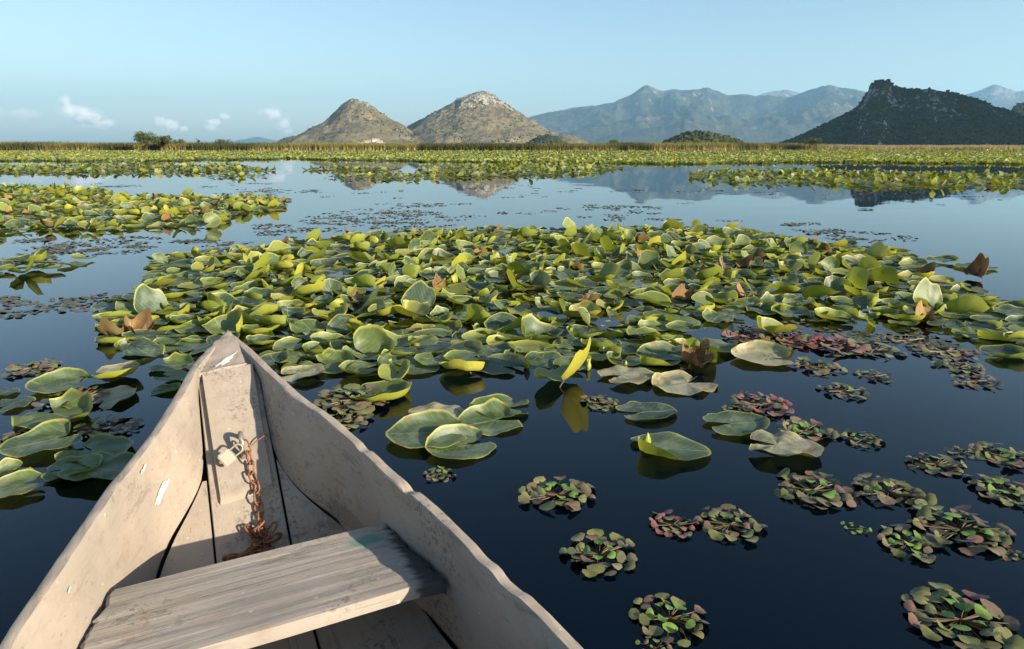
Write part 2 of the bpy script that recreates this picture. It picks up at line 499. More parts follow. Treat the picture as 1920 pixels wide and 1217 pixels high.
# two bare cones
DA, DB = 3000., 3150.
def cone(pts_l, pts_r, peak, D, seed):
    al, hl = prof(pts_l + [peak], D); ar, hr = prof([peak] + pts_r, D)
    a0, _ = az_el(*peak); px, py = D * math.sin(a0), D * math.cos(a0)
    rl = (a0 - al)[::-1] * D; hl = hl[::-1]; rr = (ar - a0) * D
    def f(X, Y):
        dx = X - px; dy = Y - py
        wob = 1 + .10 * fbm(X / 90, Y / 90, 3, seed)
        d = np.hypot(dx, dy * .92) + 1e-6
        th = dx / d
        w = (1 + th) / 2; w = w * w * (3 - 2 * w)
        dd = d * wob
        return np.interp(dd, rl, hl) * (1 - w) + np.interp(dd, rr, hr) * w
    return f
coneA = cone([(505, 276), (525, 268), (560, 252), (600, 230), (625, 210), (645, 195)], [(680, 192), (700, 203), (730, 224), (765, 242), (800, 262), (840, 275)], (663, 188), DA, 3)
coneB = cone([(690, 276), (730, 258), (765, 242), (800, 222), (830, 204), (850, 192), (870, 182), (890, 175)], [(915, 175.5), (930, 183), (950, 197), (980, 217), (1010, 235), (1040, 248), (1070, 262), (1090, 275)], (903, 173.5), DB, 5)
coneC = cone([(1005, 276), (1020, 268), (1040, 254)], [(1075, 251), (1095, 262), (1112, 275)], (1055, 248), 2900., 8)
def h_cones(A, R, X, Y):
    z = np.maximum(np.maximum(coneA(X, Y), coneB(X, Y)), coneC(X, Y))
    s = np.clip(z / 120, 0, 1)
    gully = ridged(X / 130, Y / 130, 4, 21) - .6
    fine = fbm(X / 26, Y / 26, 4, 33, .6)
    crag = ridged(X / 34, Y / 34, 3, 44) - .5
    z = z + s * (gully * 24 + fine * 7) + np.clip((z - 95) / 90, 0, 1) * crag * 11
    return z - 2.0
a0 = az_el(490, 270)[0]; a1 = az_el(1125, 270)[0]
hz_cones = terrain('hill', a0, a1, 2500, 3750, 420, 300, h_cones, M['cone'], 'pair of bare stony cone shaped hills rising beyond the reeds')

# wooded crag on the right
DR = 1350.
rp = [(1440, 277), (1462, 269), (1500, 254), (1540, 236), (1570, 221), (1600, 204), (1615, 192), (1624, 175), (1634, 158), (1643, 152), (1666, 151), (1674, 158), (1700, 165), (1745, 166), (1790, 172), (1815, 181), (1850, 191), (1880, 204), (1920, 217), (1990, 232), (2080, 252), (2160, 276)]
ra, rh = prof(rp, DR)
def h_right(A, R, X, Y):
    c = interp(A, ra, rh)
    crest = DR + 25 * fbm(A * 40, A * 0, 2, 5)
    t = (R - crest)
    wf = 60 + 1.05 * np.clip(c, 0, 400); wb = 120 + 1.4 * np.clip(c, 0, 400)
    s = np.where(t < 0, 1 + t / wf, 1 - t / wb)
    s = np.clip(s, -.02, 1)
    s = np.where(t < 0, s ** .95 if False else np.sign(s) * np.abs(s) ** .9, s)
    z = c * s
    m = np.clip(z / 40, 0, 1) * np.clip(np.abs(t) / 25, .15, 1)
    z = z + m * ((ridged(X / 60, Y / 60, 4, 61) - .6) * 16 + fbm(X / 15, Y / 15, 3, 71, .6) * 4.5)
    return z - 1.5
a0 = az_el(1435, 270)[0]; a1 = az_el(2170, 270)[0]
hz_right = terrain('crag', a0, a1, 1130, 1640, 330, 190, h_right, M['wooded'], 'dark wooded rocky hill with a blunt summit crag')

oa = np.radians([39., 42, 46, 52, 58, 66, 74, 82]); oh = np.array([-10., 90, 200, 330, 400, 400, 250, -10])  # hill out of view, added and raised to throw shade on the crag
def h_shade_hill(A, R, X, Y):
    c = interp(A, oa, oh); s = np.clip(1 - np.abs(R - 1480) / 420, -.02, 1)
    z = c * s
    return z + np.clip(z / 40, 0, 1) * ((ridged(X / 120, Y / 120, 4, 161) - .6) * 24 + fbm(X / 20, Y / 20, 3, 171, .6) * 5) - 2
terrain('hill', oa[0], oa[-1], 1060, 1900, 240, 120, h_shade_hill, M['wooded'], 'unseen wooded hill added beside the crag to shade it')

# low wooded mound and the dark knoll beside the cones
def mound(name, pts, D, depth, label, mat, seed, na=90, nr=60):
    a, h = prof(pts, D)
    def f(A, R, X, Y):
        c = interp(A, a, h)
        s = np.clip(1 - np.abs(R - D) / depth, -.05, 1)
        z = c * np.sign(s) * np.abs(s) ** .8
        return z + np.clip(z / 10, 0, 1) * fbm(X / 14, Y / 14, 3, seed, .6) * 1.4 - .8
    return terrain(name, a[0], a[-1], D - depth, D + depth, na, nr, f, mat, label)
hz_mound = mound('mound', [(1236, 275), (1250, 266), (1275, 254), (1300, 249), (1330, 248), (1352, 254), (1385, 264), (1402, 275)], 760., 60., 'low dark wooded mound rising behind the reeds', M['wooded'], 81)
hz_knoll = mound('knoll', [(982, 275), (992, 267), (1010, 256), (1028, 250), (1045, 256), (1060, 266), (1070, 275)], 1500., 70., 'dark scrubby rocky knoll at the foot of the bare hills', M['wooded'], 82)
hz_spur = mound('distant_spur', [(1880, 275), (1895, 205), (1910, 196), (1930, 193), (1990, 205), (2100, 240), (2160, 275)], 2300., 300., 'wooded shoulder behind the rocky crag', M['wooded'], 83)

# far ranges
def rng(name, pts, D, depth, label, seed, spur=1.0, na=420, nr=150, front=.62):
    a, h = prof(pts, D)
    def f(A, R, X, Y):
        wx = .018 * fbm(A * 16, R / 900, 2, seed + 3)
        t = (R - (D - depth * front)) / (depth * front)
        tc = np.clip(t, 0, 1)
        c = interp(A + wx * (1 - tc), a, h) + 10 * fbm(A * 150, A * 0, 3, seed + 9)
        up = tc ** 1.15
        dn = np.clip(1 - (R - D) / (depth * (1 - front)), 0, 1)
        base = np.where(R < D, up, dn)
        k = 4 * tc * (1 - tc)
        k = np.where(R < D, k, 0)
        rd = ridged(X / 1500, Y / 1500, 5, seed, .55) - .62
        r2 = ridged(X / 420, Y / 420, 4, seed + 5, .6) - .6
        z = c * base + spur * k * (rd * 620 + r2 * 150) * np.clip(c / 700, .2, 1.2)
        return z - 5
    return terrain(name, a[0], a[-1], D - depth * front, D + depth * (1 - front), na, nr, f, M['far'], label)
rng('mountain', [(900, 262), (940, 240), (990, 222), (1020, 212), (1060, 206), (1110, 200), (1150, 191), (1180, 178), (1200, 165), (1213, 158.5), (1226, 163), (1242, 170), (1265, 166), (1290, 169), (1325, 163.5), (1345, 170), (1362, 177), (1395, 176), (1415, 179), (1440, 178), (1480, 182), (1500, 174), (1545, 160), (1590, 164), (1625, 172), (1680, 190), (1760, 196), (1840, 205), (1930, 210), (2050, 225), (2200, 260)], 10500., 5200., 'long blue hazy mountain range with a pointed main peak', 101)
rng('mountain', [(1080, 276), (1120, 262), (1150, 250), (1185, 243), (1215, 238), (1250, 236), (1285, 222), (1310, 230), (1350, 246), (1400, 262), (1440, 276)], 7600., 1700., 'low pale rocky foothill below the hazy mountain range', 121, .35, 200, 90)
rng('mountain', [(930, 240), (1000, 216), (1040, 209), (1075, 200), (1110, 196), (1180, 215), (1290, 220), (1420, 178), (1445, 170), (1475, 167), (1500, 173), (1560, 190), (1650, 200), (1760, 190), (1800, 178), (1830, 170), (1865, 156.5), (1890, 164), (1905, 170), (1925, 168), (1990, 185), (2150, 230)], 14000., 2400., 'faint distant mountain chain behind the main range', 141, .5, 300, 70)
rng('mountain', [(395, 276), (430, 266), (460, 260), (485, 256), (510, 262), (560, 268), (640, 275)], 16500., 1500., 'faint far hill on the horizon beside the bare cones', 161, .3, 80, 30)

# ---- haze -----------------------------------------------------------------
def box_mesh(name, lo, hi):
    x0, y0, z0 = lo; x1, y1, z1 = hi
    V = [(x0, y0, z0), (x1, y0, z0), (x1, y1, z0), (x0, y1, z0), (x0, y0, z1), (x1, y0, z1), (x1, y1, z1), (x0, y1, z1)]
    F = [(0, 3, 2, 1), (4, 5, 6, 7), (0, 1, 5, 4), (1, 2, 6, 5), (2, 3, 7, 6), (3, 0, 4, 7)]
    return mesh_np(name, V, F, False)

hm = bpy.data.materials.new('haze'); hm.use_nodes = True
hn = hm.node_tree; hn.nodes.clear()
ho = hn.nodes.new('ShaderNodeOutputMaterial'); pv = hn.nodes.new('ShaderNodeVolumePrincipled')
pv.inputs['Color'].default_value = (.36, .69, 1.0, 1)
pv.inputs['Density'].default_value = 5.5e-5
pv.inputs['Anisotropy'].default_value = .25
hn.links.new(pv.outputs[0], ho.inputs['Volume'])
hz_o = add('haze', box_mesh('haze', (-19500, -19500, -1.0), (19500, 19500, 1330)), hm)
tag(hz_o, 'pale blue haze in the air over the lake', kind='stuff')

# ---- clouds: low cumulus far beyond the mountains ------------------------------
def cloud(puffs, D, label, dens, seed):
    pts = []
    for (x, y, rx, ry) in puffs:
        d = ray(x, y); d = d / np.linalg.norm(d)
        P = _C + d * D
        k = D / FPX * .92
        pts.append((P, rx * k, ry * k))
    lo = np.min([p - np.array([a * 1.5, a * 1.5, b * 1.5]) for p, a, b in pts], 0)
    hi = np.max([p + np.array([a * 1.5, a * 1.5, b * 1.5]) for p, a, b in pts], 0)
    c = (lo + hi) / 2
    m = bpy.data.materials.new('cloud_vapour'); m.use_nodes = True
    t = NT.__new__(NT); t.m = m; t.t = m.node_tree; t.n = t.t.nodes; t.n.clear()
    out = t.n.new('ShaderNodeOutputMaterial')
    P = t.coord('Object')
    acc = None
    for p, a, b in pts:
        mp = t.new('ShaderNodeMapping', vector_type='TEXTURE'); t.link(P, mp.inputs[0])
        mp.inputs['Location'].default_value = tuple(p - c); mp.inputs['Scale'].default_value = (a, a, b)
        ln = t.new('ShaderNodeVectorMath', operation='LENGTH'); t.link(mp.outputs[0], ln.inputs[0])
        acc = ln.outputs['Value'] if acc is None else t.math('MINIMUM', acc, ln.outputs['Value'])
    n = t.noise(P, 1 / 420., 6, .62)
    n2 = t.noise(P, 1 / 1400., 2, .5)
    f = t.math('ADD', t.math('SUBTRACT', .62, t.math('MULTIPLY', acc, .75)), t.math('ADD', t.math('MULTIPLY', t.math('SUBTRACT', n, .5), 1.7), t.math('MULTIPLY', t.math('SUBTRACT', n2, .5), .6)))
    dn = t.math('MULTIPLY', t.smooth(f, .05, .5), dens)
    vol = t.new('ShaderNodeVolumePrincipled'); vol.inputs['Color'].default_value = (1, 1, 1, 1)
    vol.inputs['Anisotropy'].default_value = 0.0
    t.link(dn, vol.inputs['Density']); t.link(vol.outputs[0], out.inputs['Volume'])
    o = add('cloud', box_mesh('cloud', tuple(lo - c), tuple(hi - c)), m, loc=tuple(c))
    tag(o, label, 'cloud', 'small cumulus clouds above the horizon')
    return o
cloud([(122, 188, 14, 15), (128, 205, 26, 16), (160, 218, 40, 17), (200, 232, 22, 12)], 27000., 'tall white cumulus cloud with a slanting tower', .007, 1)
cloud([(300, 226, 18, 13), (322, 234, 24, 12), (345, 241, 14, 9)], 27500., 'small rounded white cumulus cloud above the pair of bushes', .005, 2)
cloud([(392, 236, 14, 9), (422, 218, 18, 10), (400, 228, 20, 8)], 28000., 'little broken cloud between the bushes and the bare cones', .004, 3)
cloud([(505, 212, 34, 14), (532, 232, 22, 16), (540, 246, 14, 10)], 28500., 'broad faint pinkish cloud beside the slope of the bare cone', .003, 4)
cloud([(52, 214, 40, 12), (0, 205, 14, 16)], 28500., 'faint flat cloud trailing from the tall cumulus', .0014, 5)

# =================================================================== scrub and woods on the hills
def ico(sub=1, seed=0, rough=.35):
    import bmesh
    bm = bmesh.new(); bmesh.ops.create_icosphere(bm, subdivisions=sub, radius=1)
    V = np.array([v.co[:] for v in bm.verts]); T = np.array([[v.index for v in f.verts] for f in bm.faces]); bm.free()
    r = np.random.default_rng(seed)
    V = V * (1 + rough * (r.random((len(V), 1)) - .5) * 2)
    return V, T

def batch(templates, tidx, mats, offs, rnds, luvs=None):
    """many copies of a few small shapes joined in one mesh"""
    VV, TT, RR, LL = [], [], [], []; base = 0
    for k, (V, T) in enumerate(templates):
        sel = np.where(tidx == k)[0]
        if len(sel) == 0: continue
        v = np.einsum('nij,vj->nvi', mats[sel], V) + offs[sel][:, None, :]
        n = len(V)
        f = T[None] + (base + np.arange(len(sel)) * n)[:, None, None]
        VV.append(v.reshape(-1, 3)); TT.append(f.reshape(-1, T.shape[1])); RR.append(np.repeat(rnds[sel], n))
        if luvs is not None: LL.append(np.tile(luvs[k], (len(sel), 1)))
        base += n * len(sel)
    return np.concatenate(VV), np.concatenate(TT), np.concatenate(RR), (np.concatenate(LL) if LL else None)

def rotz(a):
    c, s = np.cos(a), np.sin(a); Z = np.zeros_like(a); O = np.ones_like(a)
    return np.stack([np.stack([c, -s, Z], -1), np.stack([s, c, Z], -1), np.stack([Z, Z, O], -1)], -2)
def rotx(a):
    c, s = np.cos(a), np.sin(a); Z = np.zeros_like(a); O = np.ones_like(a)
    return np.stack([np.stack([O, Z, Z], -1), np.stack([Z, c, -s], -1), np.stack([Z, s, c], -1)], -2)

BUSH = [ico(1, s, .38) for s in range(5)]
M['scrub'] = mat_ramp('dark_scrub', [(0, (.022, .030, .012)), (.5, (.036, .046, .018)), (1, (.055, .058, .026))], .9, .1)
M['wood'] = M['wood']

def scrub(name, hfun, az0, az1, r0, r1, n, size, label, keep, seed, zmin=2.0):
    r = np.random.default_rng(seed)
    A = r.uniform(az0, az1, n); R = r.uniform(r0, r1, n)
    X = R * np.sin(A); Y = R * np.cos(A); Z = hfun(X, Y)
    k = (Z > zmin) & keep(X, Y, Z, r.random(n))
    X, Y, Z = X[k], Y[k], Z[k]; n = len(X)
    s = r.uniform(size[0], size[1], n) * (r.random(n) ** .5 * .6 + .6)
    m = rotz(r.uniform(0, 6.28, n)) * np.stack([s, s, s * r.uniform(.7, 1.2, n)], -1)[:, None, :]
    V, T, Rn, _ = batch(BUSH, r.integers(0, 5, n), m, np.stack([X, Y, Z + s * .35], -1), r.random(n))
    return tag(add(name, mesh_np(name, V, T, True, rnd=Rn), M['scrub']), label, kind='stuff')

scrub('woodland', hz_right, az_el(1445, 270)[0], az_el(2150, 270)[0], 1160, 1400, 17000, (1.1, 3.0), 'dense dark trees and scrub covering the rocky hill',
      lambda X, Y, Z, q: q < np.clip(.02 + 2.2 * (fbm(X / 38, Y / 38, 4, 91) + .05) + np.clip((55 - Z) / 40, 0, 1) + np.clip((np.hypot(X, Y) - 1325) / 25, 0, .6), .05, 1), 5)
scrub('scrub', hz_cones, az_el(510, 270)[0], az_el(1110, 270)[0], 2600, 3250, 9000, (1.5, 4.2), 'dark scrub dotted over the bare cone hills',
      lambda X, Y, Z, q: q < np.clip(.05 + 1.5 * fbm(X / 70, Y / 70, 4, 95) + .5 * np.clip((Z - 150) / 60, 0, 1), .025, .9), 6)
scrub('woodland', hz_mound, az_el(1236, 270)[0], az_el(1402, 270)[0], 705, 800, 1500, (1.3, 2.6), 'dark trees covering the low mound behind the reeds', lambda X, Y, Z, q: q < 2, 7, .5)
scrub('scrub', hz_knoll, az_el(982, 270)[0], az_el(1070, 270)[0], 1440, 1540, 500, (1.5, 3.4), 'dark bushes over the rocky knoll', lambda X, Y, Z, q: q < np.clip(.3 + fbm(X / 20, Y / 20, 2, 9) * 2, 0, 1), 8, .5)
scrub('woodland', hz_spur, az_el(1890, 270)[0], az_el(1990, 270)[0], 2050, 2350, 1800, (2.5, 6), 'dark woodland on the shoulder behind the crag', lambda X, Y, Z, q: q < 2, 9, 2)

# small white houses at the foot of the first cone and on the mountain foot
M['wall'] = mat_plain('whitewash', (.82, .80, .76), .8, .2, col2=(.74, .71, .66))
M['roof'] = mat_plain('roof_tile', (.34, .24, .19), .8, .2, col2=(.40, .31, .25))
M['glass'] = mat_plain('window_glass', (.03, .035, .04), .15, .5, col2=(.05, .05, .06))
def house_meshes():
    w, d, h = 5, 4, 5
    wall = box_mesh('wall', (-w, -d, -3), (w, d, h))
    V = [(-w - .5, -d - .5, h + .02), (w + .5, -d - .5, h + .02), (w + .5, d + .5, h + .02), (-w - .5, d + .5, h + .02), (-w - .5, 0, h + 2.4), (w + .5, 0, h + 2.4)]
    T = [(0, 1, 5), (0, 5, 4), (2, 3, 4), (2, 4, 5), (0, 4, 3), (1, 2, 5), (0, 3, 2), (0, 2, 1)]
    roof = mesh_np('roof', V, T, False)
    win = box_mesh('window', (-.7, -.06, -.8), (.7, .06, .8))
    return wall, roof, win
HW, HR, HWIN = house_meshes()
for mm, k in ((HW, 'wall'), (HR, 'roof'), (HWIN, 'glass')): mm.materials.append(M[k])
def house(px, D, hf, s, rz, label, group):
    a, _ = az_el(px, 270)
    x, y = D * math.sin(a), D * math.cos(a)
    z = float(hf(np.array([x]), np.array([y]))[0])
    e = empty('house', (x, y, max(z, .1)), rz); e.scale = (s, s, s)
    wl = add('wall', HW, parent=e); add('roof', HR, parent=e)
    for wx in (-3, 0, 3): add('window', HWIN, parent=wl, loc=(wx, -4.03, 2.6))
    tag(e, label, 'house', group)
for px, D, s, rz in ((668, 2610, 1.0, .2), (676, 2640, 1.2, -.1), (684, 2625, 1.0, .5), (690, 2655, 1.5, .1), (697, 2640, 1.1, -.3), (705, 2660, 1.6, .2), (712, 2645, 1.3, 0), (719, 2630, 1.1, .4), (655, 2620, .9, .1), (630, 2600, .8, .3)):
    house(px, D, hz_cones, s * 1.5, rz, 'tiny white house in the hamlet at the foot of the first bare cone', 'houses at the foot of the bare cone')

# =================================================================== reeds
def reeds():
    n = 62000
    r = np.random.default_rng(17)
    x = r.uniform(-190, 190, n)
    px = 960 + x / 165 * FPX * .97
    shore = 158 + 5 * fbm(x / 22, x * 0, 3, 3) + np.interp(px, [-400, 1300, 1600, 2300], [0, 0, 26, 30])
    y = shore + np.abs(r.normal(0, 1, n)) * 7
    hgt = np.interp(px, [-400, 500, 820, 1000, 1450, 1560, 1650, 2300], [2.15, 1.95, 1.85, 1.9, 1.9, 1.75, 1.35, 1.3])
    hgt = hgt * (1 + .10 * fbm(x / 9, x * 0, 3, 8) + .16 * r.normal(0, 1, n) * .5)
    front = np.clip((y - shore) / 5, 0, 1)
    hgt *= .80 + .2 * front
    w = r.uniform(.025, .06, n) * 1.3
    ang = r.uniform(0, 3.14, n); lean = r.normal(0, .10, (n, 2))
    dx, dy = np.cos(ang) * w, np.sin(ang) * w
    b = np.stack([x, y, np.full(n, -.02)], -1)
    m = b + np.stack([lean[:, 0] * .4, lean[:, 1] * .4, hgt * .55], -1)
    t = b + np.stack([lean[:, 0] * 2 + .06, lean[:, 1] * 2, hgt], -1)
    o = np.stack([dx, dy, np.zeros(n)], -1)
    V = np.stack([b - o, b + o, m - o * .9, m + o * .9, t], 1).reshape(-1, 3)
    base = np.arange(n)[:, None] * 5
    T = np.concatenate([base + np.array([0, 1, 3]), base + np.array([0, 3, 2]), base + np.array([2, 3, 4])])
    # vertex data: height fraction, dark tone with painted shade, paleness
    dark = np.clip(.5 + .9 * fbm(x / 14, x * 0 + 3, 3, 29), 0, 1)
    dark = np.where((px > 800) & (px < 1000), np.clip(dark + .45, 0, 1), dark)  # shade over this stretch of reeds, painted into the blade colour
    pale = np.interp(px, [0, 1440, 1560, 1700], [0, 0, .75, 1])
    luv = np.stack([np.repeat(np.zeros(n), 5) + np.tile([0, 0, .55, .55, 1], n), np.repeat(dark, 5), np.repeat(pale, 5)], -1)
    t_ = NT('reed'); p = t_.p
    s = t_.new('ShaderNodeSeparateXYZ'); t_.link(t_.attr('luv').outputs['Vector'], s.inputs[0])
    rn = t_.attr('rnd').outputs['Fac']
    green = t_.ramp(rn, [(0, (.12, .135, .035)), (.5, (.17, .175, .05)), (1, (.27, .24, .08))])
    tan = t_.ramp(rn, [(0, (.34, .235, .12)), (1, (.50, .38, .20))])
    c = t_.mix(t_.smooth(t_.math('ADD', s.outputs[0], t_.math('MULTIPLY', rn, .2)), .34, .66), tan, green)
    c = t_.mix(t_.math('MULTIPLY', t_.smooth(s.outputs[1], .5, .95), .8), c, (.04, .05, .018))
    c = t_.mix(t_.math('MULTIPLY', s.outputs[2], .8), c, (.36, .30, .15))
    t_.link(c, p.inputs['Base Color']); p.inputs['Roughness'].default_value = .8; p.inputs['Specular IOR Level'].default_value = .15
    tr = t_.new('ShaderNodeBsdfTranslucent'); t_.link(c, tr.inputs[0])
    ms = t_.new('ShaderNodeMixShader'); ms.inputs[0].default_value = .4
    t_.link(p.outputs[0], ms.inputs[1]); t_.link(tr.outputs[0], ms.inputs[2]); t_.link(ms.outputs[0], t_.out.inputs[0])
    o = add('reeds', mesh_np('reeds', V, T, False, luv=luv, rnd=np.repeat(r.random(n), 5)), t_.m)
    tag(o, 'belt of green and tan reeds along the far shore', kind='stuff')
reeds()

# bushes standing in the reeds: leafy crown + short trunk
M['bush_leaf'] = mat_ramp('bush_leaf', [(0, (.040, .058, .018)), (.6, (.075, .09, .03)), (1, (.12, .12, .05))], .7, .2, .2)
M['bark'] = mat_plain('bark', (.10, .075, .05), .9, .1)
def bush(px, D, w, h, label, seed, nl=2600, z0=1.0):
    a, _ = az_el(px, 270); X, Y = D * math.sin(a), D * math.cos(a)
    e = empty('bush', (X, Y, 0))
    r = np.random.default_rng(seed)
    nb = 9
    cs = np.stack([r.uniform(-.36, .36, nb) * w, r.uniform(-.3, .3, nb) * w, z0 + r.uniform(.25, .85, nb) * (h - z0)], -1)
    rs = r.uniform(.14, .26, nb) * w
    cs[:, 2] = np.minimum(cs[:, 2], h - rs * .75)
    k = r.integers(0, nb, nl)
    d = r.normal(0, 1, (nl, 3)); d /= np.linalg.norm(d, axis=1)[:, None]
    P = cs[k] + d * (rs[k] * r.uniform(.45, 1.08, nl))[:, None] * np.array([1, 1, .8])
    s = r.uniform(.06, .14, nl) * w * .14 + .05
    q = r.normal(0, 1, (nl, 3, 3)) * s[:, None, None]
    V = (P[:, None, :] + q).reshape(-1, 3); V[:, 2] = np.maximum(V[:, 2], .2)
    T = np.arange(nl * 3).reshape(-1, 3)
    add('crown', mesh_np('crown', V, T, False, rnd=np.repeat(r.random(nl), 3)), M['bush_leaf'], e)
    tv, tt = [], []
    for b in range(4):
        g = np.linspace(0, 1, 5); ang = np.linspace(0, 6.28, 7)[:-1]
        tx = r.uniform(-.25, .25) * w; ty = r.uniform(-.2, .2) * w
        rr = .10 * (1 - .75 * g)
        vv = np.stack([np.outer(g, [tx] * 6) + np.outer(rr, np.cos(ang)), np.outer(g, [ty] * 6) + np.outer(rr, np.sin(ang)), np.outer(g, [h * .75] * 6)], -1).reshape(-1, 3)
        ff = grid_faces(5, 6, True) + len(tv) * 30
        tv.append(vv); tt.append(ff)
    add('trunk', mesh_np('trunk', np.concatenate(tv), np.concatenate(tt)), M['bark'], e)
    tag(e, label, 'bush')
bush(274, 172, 5.4, 4.0, 'taller rounded grey green bush of the pair above the reeds', 1)
bush(309, 174, 4.4, 3.3, 'lower spreading bush beside the taller rounded one', 2)
bush(338, 178, 3.4, 2.6, 'flat low bush trailing off the pair of bushes', 3, 900)
bush(372, 172, .8, 2.9, 'lone slender sapling standing up out of the reeds', 4, 350)
bush(420, 176, 4.0, 2.55, 'wide low shrub in the reeds facing the small clouds', 5, 900)
bush(1150, 172, 3.4, 2.6, 'round shrub in the reeds below the mountain range', 6, 900)
bush(1302, 182, 4.0, 2.7, 'pale tawny shrub in front of the dark mound', 7, 900)
bush(1362, 184, 4.4, 2.8, 'bushy tawny shrub where the dark mound meets the reeds', 8, 900)
bush(1520, 186, 4.8, 2.9, 'long pale shrub at the foot of the rocky crag', 9, 1100)

# =================================================================== water lilies
def leaf_shape(na, nr, seed=0, wave=.02, k=5, rim=.0, rim_dir=0.0, rim_w=1.0, fold=0.0, bowl=0.0, roll=0.0, rough=.006, notch=.2):
    r_ = np.random.default_rng(seed)
    th = np.linspace(-(math.pi - notch), math.pi - notch, na)
    rr = np.linspace(0, 1, nr + 1)[1:] ** .85
    cyy = -.07
    b, a = .43, .5
    dx, dy = np.sin(th), np.cos(th)
    # ray from attachment point to ellipse
    A = dx ** 2 / b ** 2 + dy ** 2 / a ** 2; B = 2 * (cyy * dy) / a ** 2; Cc = cyy ** 2 / a ** 2 - 1
    Rt = (-B + np.sqrt(B * B - 4 * A * Cc)) / (2 * A)
    e = math.pi - notch - np.abs(th)
    Rt = Rt * (1 - .22 * np.exp(-(e / .20) ** 2)) * (1 + .012 * np.sin(7 * th + seed) + .008 * r_.normal(0, 1, na))
    ph = r_.uniform(0, 6.28, 3)
    V = [(0, cyy, 0)]; L = [(0, cyy, 0)]
    for r in rr:
        for i in range(na):
            x = r * Rt[i] * dx[i]; y = cyy + r * Rt[i] * dy[i]
            z = wave * r * r * (math.sin(k * th[i] + ph[0]) + .5 * math.sin((k + 3) * th[i] + ph[1]))
            up = rim * max(0.0, math.cos((th[i] - rim_dir) * .5 * rim_w)) ** 2 if abs((th[i] - rim_dir + math.pi) % (2 * math.pi) - math.pi) * rim_w < math.pi else 0
            q = max(0.0, (r - .62) / .38)
            z += up * q * q
            inward = 1 - .25 * up * q / .2 if up > 0 else 1
            z += fold * abs(x) + bowl * r * r
            if roll: z += roll * max(0.0, x + .05) ** 2 * 2.2
            z += rough * r_.normal(0, 1)
            L.append((x, y, r))
            V.append((x * max(.6, inward), (y - cyy) * max(.6, inward) + cyy, z))
    T = []
    for i in range(na - 1): T.append((0, 1 + i + 1, 1 + i))
    for j in range(nr - 1):
        o1 = 1 + j * na; o2 = o1 + na
        for i in range(na - 1):
            T.append((o1 + i, o1 + i + 1, o2 + i)); T.append((o1 + i + 1, o2 + i + 1, o2 + i))
    return np.array(V), np.array(T), np.array(L)

def leaf_set(na, nr, rough):
    F = []   # flat floating leaves
    for s in range(12):
        r = random.Random(100 + s)
        F.append(leaf_shape(na, nr, s, wave=r.uniform(.006, .028), k=r.choice([3, 4, 5, 6]), rim=r.choice([.0, .06, .10, .14, .18]), rim_dir=r.uniform(-3, 3), rim_w=r.uniform(.8, 1.8), fold=r.uniform(-.03, .06), rough=rough, notch=r.uniform(.20, .42)))
    C_ = []  # curled, cupped, folded leaves
    for s in range(12):
        r = random.Random(200 + s)
        C_.append(leaf_shape(na, nr, 50 + s, wave=r.uniform(.02, .06), k=r.choice([3, 4, 5]), rim=r.uniform(.0, .22), rim_dir=r.uniform(-3, 3), rim_w=1.0, fold=r.uniform(.0, .45), bowl=r.uniform(-.12, .16), roll=r.choice([0, 0, 0, .4, .7]), rough=rough, notch=r.uniform(.16, .36)))
    D_ = []  # crumpled withered leaves
    for s in range(4):
        D_.append(leaf_shape(na, nr, 80 + s, wave=.09, k=4, rim=.22, rim_dir=s * 1.3, fold=.25 + .15 * (s % 2), bowl=.08, roll=.5, rough=rough * 4))
    return F + C_ + D_
NF, NC, ND = 12, 12, 4
HI = leaf_set(30, 7, .0035)
MID = leaf_set(13, 3, .004)
LOW = leaf_set(8, 1, .0)
HI_MESH = [mesh_np('lily_leaf', V, T, True, luv=L) for V, T, L in HI]
for i, m in enumerate(HI_MESH): m.materials.append(M['dry'] if i >= NF + NC else M['leaf'])

PALE_MESH = [m.copy() for m in HI_MESH[:NF]]
for m in PALE_MESH: m.materials[0] = M['pale']

def in_poly(px, py, poly):
    c = np.zeros(len(px), bool); j = len(poly) - 1
    for i in range(len(poly)):
        xi, yi = poly[i]; xj, yj = poly[j]
        hit = ((yi > py) != (yj > py)) & (px < (xj - xi) * (py - yi) / (yj - yi + 1e-12) + xi)
        c ^= hit; j = i
    return c

def ground_poly(pts): return [tuple(atz(x, y)[:2]) for x, y in pts]

def scatter(poly, spacing, seed, gap=None, tries=40000):
    r = np.random.default_rng(seed)
    P = np.array(poly); lo, hi = P.min(0), P.max(0)
    c = r.uniform(lo, hi, (tries, 2)); c = c[in_poly(c[:, 0], c[:, 1], poly)]
    if gap is not None: c = c[gap(c[:, 0], c[:, 1]) <= r.random(len(c))]
    cell = {}; out = []; s = spacing
    for x, y in c.tolist():
        gx, gy = int(x // s), int(y // s); ok = True
        for a in (-1, 0, 1):
            for b in (-1, 0, 1):
                for (qx, qy) in cell.get((gx + a, gy + b), ()):
                    if (qx - x) ** 2 + (qy - y) ** 2 < s * s: ok = False; break
                if not ok: break
            if not ok: break
        if ok: cell.setdefault((gx, gy), []).append((x, y)); out.append((x, y))
    return np.array(out)

def edge_dist(pt, poly):
    best = 9e9
    for i in range(len(poly)):
        a = np.array(poly[i - 1]); b = np.array(poly[i]); ab = b - a
        t = np.clip(np.dot(pt - a, ab) / (ab @ ab + 1e-12), 0, 1)
        best = min(best, np.linalg.norm(a + t * ab - pt))
    return best

